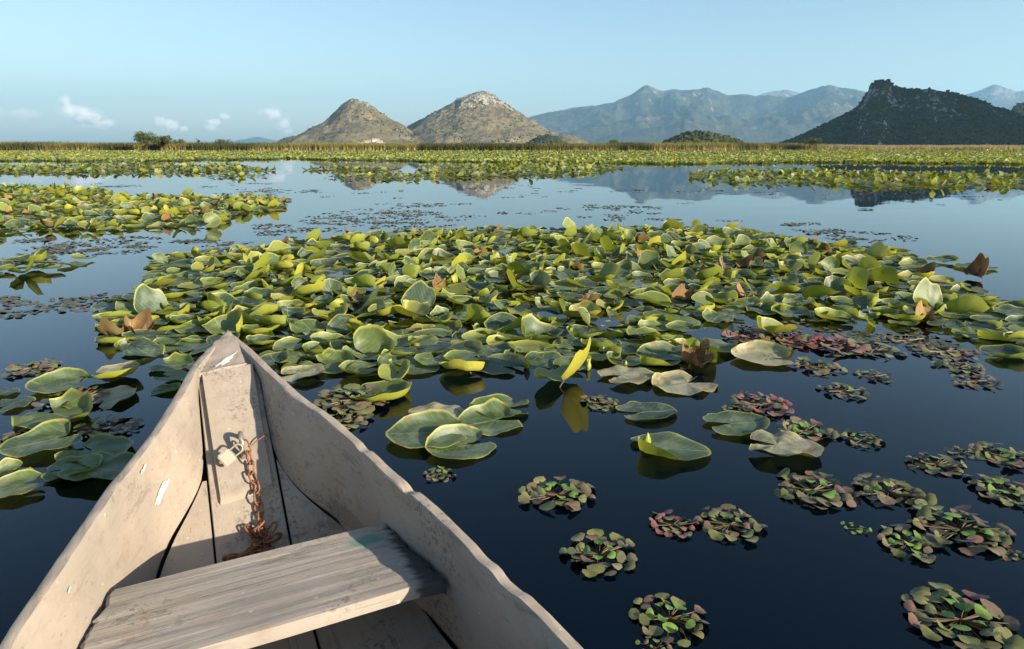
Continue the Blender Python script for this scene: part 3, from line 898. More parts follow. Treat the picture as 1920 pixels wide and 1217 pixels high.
# --- pads placed one by one (pixel centre, width, where the notch points in degrees, shape, label)
PADS = [
    (1210, 775, 122, 190, 'F', 0, 'round lily pad with a deep notch, alone on dark water before the boat'),
    (1250, 846, 156, 170, 'F', 1, 'large lily pad with an upright yellow bud beside its notch'),
    (1380, 801, 130, 185, 'F', 2, 'green lily pad with a turned up lobe beside the pale mottled pad'),
    (1466, 847, 144, 160, 'F', 3, 'pale mottled lily pad lying fully flat with a brown middle'),
    (940, 767, 132, 0, 'F', 4, 'topmost pad of the five pad cluster, its rim curled up'),
    (920, 794, 132, 20, 'F', 5, 'pad tucked under the topmost pad of the five pad cluster'),
    (815, 783, 112, 200, 'F', 6, 'browned pad at the back of the five pad cluster'),
    (806, 821, 160, 10, 'F', 7, 'broad pad of the five pad cluster, the one next to the gunwale'),
    (862, 840, 146, 30, 'F', 8, 'front pad of the five pad cluster with a ragged edge'),
    (716, 744, 136, 175, 'F', 9, 'split lily pad floating just off the outer side of the gunwale'),
    (110, 784, 160, 150, 'F', 10, 'long lily pad with bright yellow rim in the group beside the left gunwale'),
    (84, 838, 136, 40, 'F', 1, 'cupped lily pad with curled rim above the overlapping pads'),
    (182, 848, 142, 165, 'F', 4, 'folded lily pad touching the left gunwale'),
    (140, 884, 112, 200, 'F', 11, 'half covered pad under the folded pad by the left gunwale'),
    (185, 888, 150, 170, 'F', 3, 'flat grey green pad sliding under the left gunwale'),
    (34, 922, 100, 30, 'F', 7, 'round pad with a pale patch, lowest in the group beside the boat'),
    (14, 890, 90, 60, 'F', 5, 'pad partly under the round pad with a pale patch'),
    (22, 762, 78, 250, 'F', 6, 'dark pad with a brown tear beside the long yellow rimmed pad'),
    (112, 727, 112, 0, 'F', 8, 'eaten lily pad with a turned up yellow flap'),
    (214, 709, 112, 180, 'F', 9, 'grey weathered pad with one folded yellow lobe'),
    (200, 750, 124, 270, 'F', 3, 'bleached flat pad with a brown lump at its edge'),
    (4, 740, 60, 90, 'F', 2, 'small grey pad behind the dark torn pad'),
    (325, 691, 88, 160, 'F', 10, 'pad floating beside the boat just behind its bow'),
    (326, 715, 74, 170, 'F', 0, 'middle one of three small pads along the bow'),
    (312, 733, 60, 200, 'F', 11, 'last of three small pads along the bow, partly hidden'),
    (352, 653, 92, 170, 'F', 4, 'pad right beside the point of the bow'),
    (263, 665, 84, 150, 'C', 2, 'pad with a tilted wavy rim casting a dark reflection'),
    (1172, 711, 112, 200, 'F', 6, 'pale wavy pad at the near rim of the dense patch'),
    (1282, 722, 132, 30, 'F', 3, 'large bleached pad riddled with brown spots at the patch rim'),
    (1430, 674, 124, 340, 'F', 8, 'flat faded pad stretching out of the patch past the brown curled leaf'),
    (1330, 655, 110, 140, 'F', 5, 'smooth pad with yellow rim behind the flat faded pad'),
    (1450, 633, 78, 200, 'C', 0, 'boat shaped pad with a yellow fold among reddish rosettes'),
    (1862, 633, 96, 170, 'F', 1, 'broad pad with a raised lobe at the far end of the patch'),
    (1886, 668, 100, 160, 'F', 9, 'dark glossy pad alone beyond the rosettes'),
    (1060, 722, 118, 250, 'C', 5, 'folded upright yellow leaf mirrored in dark water'),
    (870, 698, 100, 0, 'C', 6, 'yellow leaf with a tall rim mirrored in the water below'),
    (745, 715, 70, 90, 'C', 3, 'small pointed yellow leaf lifted from the water'),
    (935, 690, 110, 330, 'F', 7, 'dull pad drooping flat beside the yellow mirrored leaf'),
    (620, 690, 110, 160, 'F', 10, 'veined pad of the patch lying beside the bow'),
    (565, 708, 92, 200, 'F', 4, 'pale pad touching the gunwale behind the bow point'),
    (232, 560, 78, 180, 'F', 0, 'oval pad set apart on open water at the end of the patch'),
    (230, 582, 80, 170, 'F', 2, 'second oval pad at the open end of the patch'),
    (1830, 503, 76, 10, 'F', 6, 'flat pad drifting off the far corner of the patch'),
    (1768, 492, 62, 190, 'F', 11, 'small thin pad drifting off the patch near the brown clump'),
]
placed = []     # ground points already taken
n_ind = 0
LEAF_TINT = []
def place_leaf(mesh_i, x, y, size, yaw, tilt, tdir, z, label, group=None, stalk=False, name='lily_pad', tone=None):
    global n_ind
    o = add(name, HI_MESH[mesh_i])
    R = Matrix.Rotation(tdir, 3, 'Z') @ Matrix.Rotation(tilt, 3, 'X') @ Matrix.Rotation(yaw - tdir, 3, 'Z')
    o.rotation_euler = R.to_euler(); o.scale = (size,) * 3; o.location = (x, y, z)
    tag(o, label, 'lily pad', group)
    o['tone'] = random.random() if tone is None else tone
    if stalk:
        dn = R.transposed() @ Vector((0, 0, -1))
        L = (z + .05) / size
        g = np.linspace(0, 1, 6); an = np.linspace(0, 2 * math.pi, 6)[:-1]
        p0 = np.array([0, -.07, -.004])
        sidev = np.array(dn.orthogonal().normalized()); s2 = np.cross(np.array(dn), sidev)
        V = []
        for t in g:
            c = p0 + np.array(dn) * L * t + sidev * .08 * math.sin(t * 3.0)
            for a in an: V.append(c + (sidev * math.cos(a) + s2 * math.sin(a)) * .016)
        add('stalk', mesh_np('stalk', V, grid_faces(6, 5, True)), M['stalk'], o)
    n_ind += 1
    return o

for i, (px, py, w, notch, kind, v, lab) in enumerate(PADS):
    P = atz(px, py); size = w / FPX * depth_of(P)
    mi = v if kind == 'F' else NF + v
    wan = lab.startswith(('pale mottled', 'pale wavy', 'large bleached', 'flat faded', 'browned', 'grey weathered', 'bleached flat', 'pale pad'))
    tn = random.uniform(.12, .28) if 'dark' in lab or 'dull' in lab else random.uniform(.42, .74)
    if 'yellow ' in lab and kind == 'C': tn = .93
    if kind == 'F':
        o = place_leaf(mi, P[0], P[1], size * 1.02, rad(notch + 90), rad(random.uniform(.3, 1.6)), random.uniform(0, 6.28), .006 + .006 * (i % 4), lab, tone=tn)
        if wan: o.data = PALE_MESH[mi]
    else:
        place_leaf(mi, P[0], P[1], size * 1.1, rad(notch + 90), rad(random.uniform(8, 18)), random.uniform(0, 6.28), .03, lab, stalk=True, tone=tn)
    placed.append((P[0], P[1], size * .5))

# --- the dense patch beyond the bow
BIG = ground_poly([(290, 487), (480, 464), (660, 444), (800, 434), (900, 432), (1050, 434), (1250, 426), (1400, 433), (1500, 455), (1690, 470), (1745, 520), (1860, 560), (1918, 580), (1935, 645), (1840, 640), (1740, 612), (1620, 612), (1490, 598), (1420, 588), (1300, 612), (1300, 630), (1380, 660), (1330, 680), (1200, 690), (1100, 690), (1000, 688), (900, 676), (850, 700), (740, 712), (600, 706), (520, 700), (450, 640), (360, 668), (235, 660), (195, 640), (185, 600), (200, 575), (270, 545), (285, 510)])
def big_gap(x, y):
    return np.clip(.10 + 1.3 * (fbm(x * .9, y * .9, 3, 55) - .18), 0, .97)
pts = scatter(BIG, .132, 3, big_gap)
ok = np.ones(len(pts), bool)
for (x, y, r) in placed: ok &= (np.hypot(pts[:, 0] - x, pts[:, 1] - y) > r * .75)
pts = pts[ok]
pts = pts[np.argsort(pts[:, 1])]
items = []
rr = np.random.default_rng(77)
for (x, y) in pts:
    ed = edge_dist(np.array([x, y]), BIG)
    inner = np.clip(ed / .55, 0, 1) * np.clip((y - 3.2) / 1.2, .25, 1)
    q = rr.random(); size = rr.uniform(.20, .325)
    tdir = rr.uniform(0, 6.28); yaw = rr.uniform(0, 6.28)
    if q < .022: mi, tilt, typ = NF + NC + rr.integers(0, ND), rad(rr.uniform(0, 18)), 'dry'
    elif q < .045 + .045 * inner: mi, tilt, typ = NF + rr.integers(0, NC), rad(rr.uniform(32, 65)), 'up'
    elif q < .05 + .30 * inner: mi, tilt, typ = NF + rr.integers(0, NC), rad(rr.uniform(4, 20)), 'curl'
    elif q < .05 + .80 * inner: mi, tilt, typ = rr.integers(0, NF), rad(rr.uniform(2, 9)), 'flat'
    else: mi, tilt, typ = rr.integers(0, NF), rad(rr.uniform(0, 3.5)), 'float'
    if typ in ('dry', 'up'): size *= .75
    Rm = (Matrix.Rotation(tdir, 3, 'Z') @ Matrix.Rotation(tilt, 3, 'X') @ Matrix.Rotation(yaw - tdir, 3, 'Z'))
    zmin = (np.array(Rm) @ HI[mi][0].T)[2].min() * size
    z = -zmin * (.55 if typ in ('curl', 'flat') else .75) - .008 + (rr.uniform(0, .025) if typ == 'curl' else 0)
    if typ == 'float': z = .006 + rr.uniform(0, .02)
    items.append((x, y, size, yaw, tilt, tdir, z, int(mi), typ))
LAB = {'dry': ('crumpled withered lily leaf', 'withered leaves in the dense patch'),
       'up': ('upright lily leaf', 'upright leaves of the dense patch'),
       'curl': ('curled lily leaf', 'curled leaves of the dense patch'),
       'flat': ('tilted overlapping lily pad', 'tilted pads of the dense patch'),
       'float': ('flat floating lily pad', 'floating pads of the dense patch')}
MARKS = [(428, 640, 'right off the point of the bow'), (1060, 715, 'by the folded yellow mirrored leaf'), (1282, 715, 'by the large bleached spotted pad'),
         (1450, 630, 'by the boat shaped pad'), (870, 695, 'by the tall rimmed yellow leaf'), (235, 580, 'by the two oval pads'),
         (1862, 630, 'by the broad pad with a raised lobe'), (620, 690, 'by the veined pad beside the bow'), (660, 577, 'by the tan withered leaf'),
         (1060, 595, 'in the heart of the patch'), (1640, 590, 'behind the reddish rosette fringe'), (1330, 650, 'behind the smooth yellow rimmed pad')]
MARKP = [(atz(x, y)[:2], t) for x, y, t in MARKS]
def tone_word(t, typ):
    if typ == 'dry': return 'brown'
    return 'dark green' if t < .3 else 'mid green' if t < .58 else 'light green' if t < .84 else 'yellowish'
NIND = 300 - n_ind
for it in items[:NIND]:
    x, y, s, yaw, tilt, tdir, z, mi, typ = it
    tone = float(rr.random())
    near = min(MARKP, key=lambda m: math.hypot(m[0][0] - x, m[0][1] - y))[1]
    sz = 'small' if s < .225 else 'broad' if s > .285 else 'medium'
    if typ in ('dry', 'up'): sz = 'small' if s < .185 else 'broad'
    place_leaf(mi, x, y, s, yaw, tilt, tdir, z, '%s %s %s %s' % (sz, tone_word(tone, typ), LAB[typ][0], near), LAB[typ][1], stalk=(typ == 'up' and z > .06), tone=tone)

def leaf_mass(name, its, templates, label, mat=None):
    n = len(its)
    if n == 0: return
    A = np.array([i[:7] for i in its]); mi = np.array([i[7] for i in its])
    m = rotz(A[:, 5]) @ rotx(A[:, 4]) @ rotz(A[:, 3] - A[:, 5]) * A[:, 2][:, None, None]
    offs = np.stack([A[:, 0], A[:, 1], A[:, 6]], -1)
    rn = RNG.random(n)
    V, T, R_, L = batch([(v, t) for v, t, l in templates], mi, m, offs, rn, [l for v, t, l in templates])
    return tag(add(name, mesh_np(name, V, T, True, luv=L, rnd=R_), mat or M['leaf']), label, kind='stuff')

rest = items[NIND:]
leaf_mass('lily_pads', [i for i in rest if i[8] != 'dry'], MID, 'far half of the dense lily patch, packed green and yellow leaves')
leaf_mass('withered_lily_leaves', [i for i in rest if i[8] == 'dry'], MID, 'brown withered leaves scattered through the far half of the dense patch', M['dry'])

# --- further patches
def patch(pts_px, spacing, sizes, label, seed, templates, density_gap=.06, tries=40000, up=.05, curl=.36):
    poly = ground_poly(pts_px)
    def gap(x, y): return np.clip(density_gap + .8 * (fbm(x * .35, y * .35, 3, seed) - .15), 0, .95)
    P = scatter(poly, spacing, seed, gap, tries)
    r = np.random.default_rng(seed + 500); its = []; dry = []
    for x, y in P:
        q = r.random(); s = r.uniform(*sizes)
        if q < .03: dry.append((x, y, s * .75, r.uniform(0, 6.28), rad(r.uniform(0, 22)), r.uniform(0, 6.28), .05, NF + NC + int(r.integers(0, ND)), 'dry')); continue
        if q < .03 + up: t, mi, z = rad(r.uniform(30, 65)), NF + int(r.integers(0, NC)), s * .28
        elif q < .03 + up + curl: t, mi, z = rad(r.uniform(4, 20)), NF + int(r.integers(0, NC)), s * r.uniform(.03, .14)
        else: t, mi, z = rad(r.uniform(0, 9)), int(r.integers(0, NF)), .01 + r.uniform(0, .03)
        its.append((x, y, s, r.uniform(0, 6.28), t, r.uniform(0, 6.28), z, mi, 'x'))
    leaf_mass('lily_pads', its, templates, label)
    if len(dry) > 6: leaf_mass('withered_lily_leaves', dry, templates, 'withered leaves in the ' + label.split(',')[0], M['dry'])
patch([(-420, 372), (-300, 354), (-60, 350), (90, 352), (205, 358), (205, 366), (250, 371), (350, 368), (470, 375), (540, 376), (520, 396), (440, 403), (430, 416), (395, 428), (250, 430), (195, 436), (120, 432), (5, 441), (-120, 446), (-260, 430), (-380, 418)], .165, (.20, .31), 'broad lily patch across the open water, behind the loose raft of pads', 21, MID, .05)
patch([(-520, 316), (-300, 312), (300, 311.5), (430, 310.5), (510, 318), (520, 320.5), (420, 323), (280, 327), (120, 327), (10, 326), (-260, 327), (-480, 322)], .27, (.23, .34), 'long low strip of lily pads parallel to the reeds', 22, LOW, .03, up=.12)
patch([(385, 332.5), (430, 328.5), (512, 331), (440, 335)], .27, (.23, .34), 'short thin streak of lily pads on the open water', 23, LOW, .1)
patch([(565, 319), (640, 314.5), (755, 318), (740, 321.5), (600, 322)], .30, (.23, .34), 'narrow lily streak before the first bare cone', 24, LOW, .1, up=.12)
patch([(605, 334), (700, 330), (800, 327), (782, 321), (880, 311), (1060, 306.5), (1167, 316), (1110, 326), (1000, 333), (880, 334), (770, 337), (680, 337)], .27, (.23, .34), 'wedge shaped island of lily pads in the middle of the lake', 25, LOW, .06, up=.12)
patch([(1290, 335), (1315, 322.5), (1500, 320.5), (1700, 325), (2060, 333), (2240, 340), (2180, 348), (2020, 352), (1800, 351), (1700, 353), (1650, 353), (1500, 346), (1380, 344)], .25, (.23, .33), 'long island of lily pads over the reflection of the crag', 26, LOW, .10, up=.12)
patch([(130, 307), (250, 303.5), (307, 306), (230, 309.5)], .4, (.3, .42), 'thin sliver of lily pads before the great far bed', 27, LOW, .2)
patch([(0, 493), (60, 488), (157, 489), (130, 500), (60, 521), (10, 515)], .21, (.22, .32), 'small loose raft of pads at the side of the weedy shallows', 28, MID, .22, up=.02, curl=.15)
# the great bed in front of the reeds: too many to count
def great_bed():
    r = np.random.default_rng(31)
    lower = ([-500, 0, 250, 520, 700, 860, 1000, 1160, 1300, 1500, 1920, 2500], [302, 302, 303, 298.5, 302, 304, 305.5, 307, 308.5, 305, 308, 308])
    its = []
    n = 100000
    u = r.uniform(0, 1, n)
    y = 1 / (1 / 42. + u ** .8 * (1 / 172. - 1 / 42.))
    x = r.uniform(-1, 1, n) * (y * .80 + 6)
    px = 960 + x / (y * .967) * FPX; py = HOR + FPX * CAMH / y * 1.07
    lo = np.interp(px, *lower) + 1.6 * fbm(px / 38, py * 0, 4, 41)
    shore = 155 + np.interp(px, [-400, 1300, 1600, 2300], [0, 0, 26, 30])
    k = (py < lo) & (y < shore)
    x, y = x[k], y[k]; n = len(x)
    q = r.random(n)
    s = r.uniform(.24, .36, n) * np.interp(y, [45, 110, 190], [1, 1.25, 1.4])
    for i in range(n):
        if q[i] < .16: t, mi, z = rad(r.uniform(25, 60)), NF + int(r.integers(0, NC)), s[i] * .22
        elif q[i] < .70: t, mi, z = rad(r.uniform(5, 24)), NF + int(r.integers(0, NC)), s[i] * r.uniform(.03, .16)
        else: t, mi, z = rad(r.uniform(0, 10)), int(r.integers(0, NF)), .02
        its.append((x[i], y[i], s[i], r.uniform(0, 6.28), t, r.uniform(0, 6.28), z, mi, 'x'))
    leaf_mass('lily_pads', its, LOW, 'great far bed of lily pads spreading up to the reeds')
great_bed()

# --- buds
def bud_mesh():
    g = np.linspace(0, 1, 9); an = np.linspace(0, 2 * math.pi, 9)[:-1]
    V = []
    for t in g:
        r = .30 * math.sin(math.pi * min(1, t * .93 + .06)) ** .8 * (1 - .45 * t)
        for a in an: V.append((r * math.cos(a) * (1 + .1 * math.cos(3 * a)), r * math.sin(a) * (1 + .1 * math.cos(3 * a)), t))
    return mesh_np('lily_bud', V, grid_faces(9, 8, True))
BUD = bud_mesh(); BUD.materials.append(M['bud'])
for px, py, h, tx, lab in ((1209, 840, .075, .12, 'upright pointed lily bud beside the notch of the large pad'),
                           (1102, 694, .06, -.1, 'small lily bud sticking up at the near rim of the dense patch'),
                           (1171, 690, .05, .15, 'tiny bud tip between bleached pads'),
                           (986, 690, .075, .05, 'slim green bud among the pads beside the mirrored yellow leaf'),
                           (712, 640, .07, -.2, 'pale bud poking out of the pads straight off the bow')):
    P = atz(px, py)
    e = add('lily_bud', BUD, loc=(P[0], P[1], -.004), rot=(tx, .1, 0), scale=(h,) * 3)
    tag(e, lab, 'flower bud')

# --- a few marked withered leaves
for px, py, w, v, lab in ((1298, 690, 66, 0, 'dark brown curled dead leaf rising beside the bleached pad'),
                          (1828, 522, 46, 1, 'brown shrivelled leaf clump on the water off the far corner of the patch'),
                          (654, 441, 22, 2, 'single red brown leaf tip at the far rim of the patch'),
                          (660, 577, 40, 3, 'tan withered leaf with a curled pale tip inside the patch')):
    P = atz(px, py); s = w / FPX * depth_of(P) * 1.15
    place_leaf(NF + NC + v, P[0], P[1], s, random.uniform(0, 6), rad(14), random.uniform(0, 6), s * .10, lab, name='withered_leaf', tone=(.05, .98, .3, .6)[v])

# =================================================================== water chestnut rosettes
def blade(seed, n=9):
    r = np.random.default_rng(seed)
    th = np.linspace(0, 2 * math.pi, n + 1)[:-1]
    R = .5 * (1 - .16 * np.cos(2 * th) + .10 * np.cos(th)) * (1 + .06 * r.normal(0, 1, n))
    V = [(0, 0, .03)]; L = [(0, 0, 0)]
    for t, q in zip(th, R):
        V.append((q * math.sin(t) * 1.12, q * math.cos(t) * .92, -.05 + .05 * math.sin(2 * t + seed) + .03 * r.normal())); L.append((V[-1][0], V[-1][1], 1))
    T = [(0, 1 + i, 1 + (i + 1) % n) for i in range(n)]
    return np.array(V), np.array(T)[:, ::-1], np.array(L)
BL = [blade(s) for s in range(4)]
def fine_blade(seed, n=18):
    """rhombic toothed leaf with a fold along its middle"""
    r = np.random.default_rng(seed + 40)
    th = np.linspace(0, 2 * math.pi, n + 1)[:-1]
    R = .5 * (1 - .12 * np.cos(2 * th) + .09 * np.cos(th) + .05 * np.cos(4 * th)) * (1 + .035 * np.where(np.arange(n) % 2, 1, -1) * (np.cos(th) > -.5)) * (1 + .03 * r.normal(0, 1, n))
    V = [(0, 0, .0)]; ph = r.uniform(0, 6.28)
    for q in (.55, 1.0):
        for t, k in zip(th, R):
            x, y = q * k * math.sin(t) * 1.12, q * k * math.cos(t) * .92
            V.append((x, y, .16 * abs(x) * q - .14 * q * q * .5 + .05 * q * math.sin(2 * t + ph)))
    T = [(0, 1 + (i + 1) % n, 1 + i) for i in range(n)]
    for i in range(n):
        j = (i + 1) % n
        T += [(1 + i, 1 + j, 1 + n + i), (1 + j, 1 + n + j, 1 + n + i)]
    return np.array(V), np.array(T), np.array(V)
FB = [fine_blade(k) for k in range(4)]
BL_MESH = {}
for key in ('rosette', 'rosette_young', 'rosette_red'):
    BL_MESH[key] = []
    for V, T, L in FB:
        m = mesh_np('leaf', V, T, True, luv=L); m.materials.append(M[key]); BL_MESH[key].append(m)

def rosette_plan(r, n, young):
    out = []
    for k in range(n):
        t = (k + .5) / n
        ang = k * 2.39996 + r.uniform(-.25, .25)
        rad_ = .10 + .40 * t ** .62 + r.uniform(-.03, .03)
        s = np.interp(t, [0, .25, 1], [.10, .155, .165]) * r.uniform(.8, 1.2)
        out.append((ang, rad_, s, t < young))
    return out

def rosette(px, py, w, label, group, seed, n=30, tint='rosette', young=.22, parts=True):
    P = atz(px, py); D = w / FPX * depth_of(P)
    r = np.random.default_rng(seed)
    e = empty('water_chestnut', (P[0], P[1], 0), r.uniform(0, 6.28)); e.scale = (D,) * 3
    sq = r.uniform(.8, 1.0)
    V, T = [], []
    for (ang, q, s, yg) in rosette_plan(r, n, young):
        x, y = q * math.cos(ang), q * math.sin(ang) * sq
        z = (.02 + (.06 * (1 - q / .5) if yg else .012)) + r.uniform(0, .035)
        key = 'rosette_young' if yg else tint
        if tint == 'rosette_red' and r.random() < .25: key = 'rosette'
        o = add('leaf', BL_MESH[key][int(r.integers(0, 4))], parent=e, loc=(x, y, z), rot=(r.normal(0, .22), r.normal(0, .22), ang - math.pi / 2), scale=(s,) * 3)
        b = len(V); wd = .0035
        nx, ny = -math.sin(ang) * wd, math.cos(ang) * wd
        V += [(nx, ny, .012), (-nx, -ny, .012), (x - nx, y - ny, z - .012), (x + nx, y + ny, z - .012), (0, 0, .03), (x, y, z - .002)]
        T += [(b, b + 1, b + 2, b + 3), (b, b + 3, b + 5, b + 4), (b + 1, b + 4, b + 5, b + 2)]
    add('stalk', mesh_np('stalk', V, T, False), M['stalk'], e)
    tag(e, label, 'water plant', group)

gr = 'water chestnut rosettes on the dark water'
ROS = [
    (1047, 930, 142, 'dense round rosette with bright green heart, nearest one to the gunwale', 34, 'rosette', .2),
    (1123, 1042, 140, 'loose rosette with thin spokes of stalk showing, off the boat side', 28, 'rosette', .18),
    (1255, 1162, 142, 'open rosette of yellowish leaves around a bright green tuft', 26, 'rosette', .3),
    (1800, 1166, 196, 'very large straggling olive rosette in the blackest water', 36, 'rosette', .16),
    (1368, 986, 124, 'olive rosette touching a small wine red one', 30, 'rosette', .12),
    (1262, 986, 94, 'small wine red rosette touching an olive one', 24, 'rosette_red', .1),
    (1605, 993, 52, 'tiny all green rosette alone on dark water', 10, 'rosette_young', 1.0),
    (1702, 1020, 122, 'rosette with a broad bright green heart beside a longer raft', 30, 'rosette', .38),
    (1800, 996, 170, 'long raft of rosette leaves with two green hearts', 38, 'rosette', .25),
    (1888, 1036, 64, 'little outlying rosette at the end of the long raft', 14, 'rosette', .1),
    (1524, 922, 142, 'full rosette with pale rounded outer leaves, one of a touching pair', 34, 'rosette', .25),
    (1666, 926, 134, 'rosette with a white fleck at its heart, other one of the touching pair', 32, 'rosette', .15),
    (1756, 873, 106, 'flat brownish rosette behind the touching pair', 26, 'rosette', .15),
    (1880, 922, 128, 'rosette with green heart beyond the touching pair', 30, 'rosette', .22),
    (1874, 856, 112, 'broad rosette behind the flat brownish one', 28, 'rosette', .15),
    (1800, 850, 58, 'sparse rosette between two broader ones', 12, 'rosette', .05),
    (1508, 811, 112, 'rosette lying right behind the pale mottled pad', 30, 'rosette', .2),
    (1617, 826, 82, 'rosette with yellow specks past the pale mottled pad', 20, 'rosette', .25),
    (1428, 761, 124, 'wide purplish rosette behind the pad with a turned up lobe', 34, 'rosette_red', .05),
    (1378, 772, 60, 'small rosette at the end of the wide purplish one', 14, 'rosette', .1),
    (1124, 757, 78, 'grey rosette between the folded yellow leaf and the round notched pad', 24, 'rosette', .1),
    (822, 891, 66, 'thin rosette close to the outer side of the gunwale', 16, 'rosette', .3),
    (664, 752, 150, 'loose raft of small leaves beside the split pad', 44, 'rosette', .12),
    (640, 790, 110, 'dense tuft of small leaves right against the gunwale', 30, 'rosette', .2),
    (1532, 690, 92, 'rosette with two buds behind the wide purplish one', 24, 'rosette', .05),
    (1582, 735, 88, 'narrow rosette alone on the blue water', 20, 'rosette', .05),
    (1640, 707, 70, 'slim rosette behind the narrow lone one', 16, 'rosette', .0),
    (1560, 650, 130, 'reddish rosette fringe below the edge of the dense patch', 34, 'rosette_red', .0),
    (1640, 658, 100, 'long rosette fringe joined to the reddish one', 26, 'rosette', .05),
    (1400, 632, 100, 'wine red rosettes round the boat shaped pad', 30, 'rosette_red', .0),
    (1490, 640, 90, 'purple rosette squeezed against the boat shaped pad', 24, 'rosette_red', .0),
    (1772, 662, 110, 'sparse rosette facing the dark glossy pad', 26, 'rosette', .05),
    (1800, 690, 86, 'flat rosette below the sparse one facing the dark glossy pad', 20, 'rosette', .0),
    (1832, 717, 92, 'thin dark rosette streak past the narrow lone one', 18, 'rosette', .0),
    (1700, 640, 80, 'thin rosette under the rim of the dense patch', 18, 'rosette', .0),
    (60, 692, 100, 'dark scattered rosette behind the eaten pad', 24, 'rosette', .0),
    (110, 705, 80, 'small dark rosette between two weathered pads', 18, 'rosette', .0),
    (205, 803, 118, 'bluish rosette beside the long yellow rimmed pad', 30, 'rosette', .15),
    (30, 826, 96, 'sparse rosette at the edge of the overlapping pads', 20, 'rosette', .0),
    (140, 752, 120, 'loose small leaves between the bleached pad and the long pad', 22, 'rosette', .05),
    (1232, 1216, 70, 'rosette just showing beside the open yellowish one', 14, 'rosette', .2),
]
for i, (px, py, w, lab, n, tint, yg) in enumerate(ROS):
    rosette(px, py, w, lab, gr, 900 + i, n, tint, yg)

# far flecks of the same weed: uncountable
def flecks():
    r = np.random.default_rng(51)
    regions = [([(-40, 452), (200, 440), (440, 446), (500, 462), (330, 484), (280, 500), (230, 540), (170, 580), (-40, 600)], 120),
               ([(430, 400), (640, 384), (900, 378), (1250, 388), (1480, 400), (1480, 424), (1250, 420), (1000, 424), (800, 428), (640, 440), (480, 452)], 190),
               ([(150, 345), (420, 342), (620, 346), (560, 372), (480, 372), (250, 362)], 70),
               ([(1450, 412), (1920, 425), (1940, 500), (1820, 492), (1700, 464), (1520, 446)], 70),
               ([(560, 345), (900, 345), (1500, 352), (1900, 366), (1900, 392), (1400, 384), (900, 372), (600, 372)], 80),
               ([(1380, 600), (1500, 610), (1740, 625), (1800, 660), (1560, 660), (1400, 640)], 30)]
    its = []
    for pts_, n in regions:
        poly = ground_poly(pts_); P = np.array(poly); lo, hi = P.min(0), P.max(0)
        c = r.uniform(lo, hi, (n * 12, 2)); c = c[in_poly(c[:, 0], c[:, 1], poly)]
        w = fbm(c[:, 0] * .5, c[:, 1] * .5, 3, 5) + .12
        c = c[w > r.random(len(c)) * .5][:n]
        for (x, y) in c:
            D = r.uniform(.16, .45); m = int(r.integers(5, 15))
            for k in range(m):
                a = r.uniform(0, 6.28); q = D * .5 * r.random() ** .5
                its.append((x + q * math.cos(a), y + q * math.sin(a) * .9, r.uniform(.03, .055), r.uniform(0, 6.28), rad(r.uniform(0, 16)), r.uniform(0, 6.28), .006, int(r.integers(0, 4)), 'x'))
    leaf_mass('floating_weed', its, BL, 'dark flecks of small floating leaves strewn over the open water', M['fleck'])
flecks()

# =================================================================== the boat
boat = empty('rowing_boat', (TIP[0], TIP[1], BOAT_Z), math.atan2(AXB[0], -AXB[1])); boat.scale = (BOAT_K,) * 3
tag(boat, 'weathered grey beige wooden boat with a plank seat and pointed bow', 'boat')

def side_plank(sgn):
    GU, GV = (LU, LV) if sgn < 0 else (RU, RV)
    CU, CV = (CLU, CLV) if sgn < 0 else (CRU, CRV)
    us = np.concatenate([np.linspace(0.0, 1.9, 150), np.linspace(1.93, BOAT_END, 30)])
    g = sm(us, GU, GV); g[0] = 0.004
    c = np.minimum(sm(us, CU, CV), np.maximum(g - THK, .0))
    zt = gz(us)
    # wear on the rim
    wob = .0035 * fbm(us * 9 + 3 * sgn, us * 0, 4, 7 + sgn) ; nick = -np.clip(fbm(us * 14 + 9 * sgn, us * 0, 2, 19 + sgn) - .6, 0, 1) * .03
    zt = zt + wob + nick
    gi = np.maximum(g - THK * (1 + .12 * fbm(us * 12, us * 0, 3, 31 + sgn)), .001)
    zc = zb(us) - .004
    V = []
    for k in range(len(us)):
        u = us[k]
        sec = []
        for t in np.linspace(0, 1, 9):     # inner face, bottom to top
            x = c[k] + (gi[k] - c[k]) * t; z = zc[k] + (zt[k] - .004 - zc[k]) * t
            sec.append((x + .0022 * float(fbm(np.array([u * 7.]), np.array([t * 3. + sgn]), 3, 41)[0]), z))
        sec += [(gi[k] + .0025, zt[k] - .0006), (gi[k] + .009, zt[k] + .0015 * math.sin(u * 60)), (g[k] - .006, zt[k]), (g[k] - .0015, zt[k] - .002), (g[k], zt[k] - .007)]
        low = max(c[k], .02)
        sec += [(low + (g[k] - low) * .55 + .02, zt[k] * .5 + .02), (low + .03, .0), (low * .9 + .02, -.10)]
        for x, z in sec: V.append((sgn * x, -u, z))
    n = len(sec)
    F = grid_faces(len(us), n)
    if sgn > 0: F = F[:, ::-1]
    return add('side_plank', mesh_np('side_plank', V, F), M['wood'], boat)
sp_l = side_plank(-1); sp_r = side_plank(1)
for o in (sp_l, sp_r): o.data.set_sharp_from_angle(angle=rad(32))

def crisp(o, a=32):
    o.data.set_sharp_from_angle(angle=rad(a))
    return o

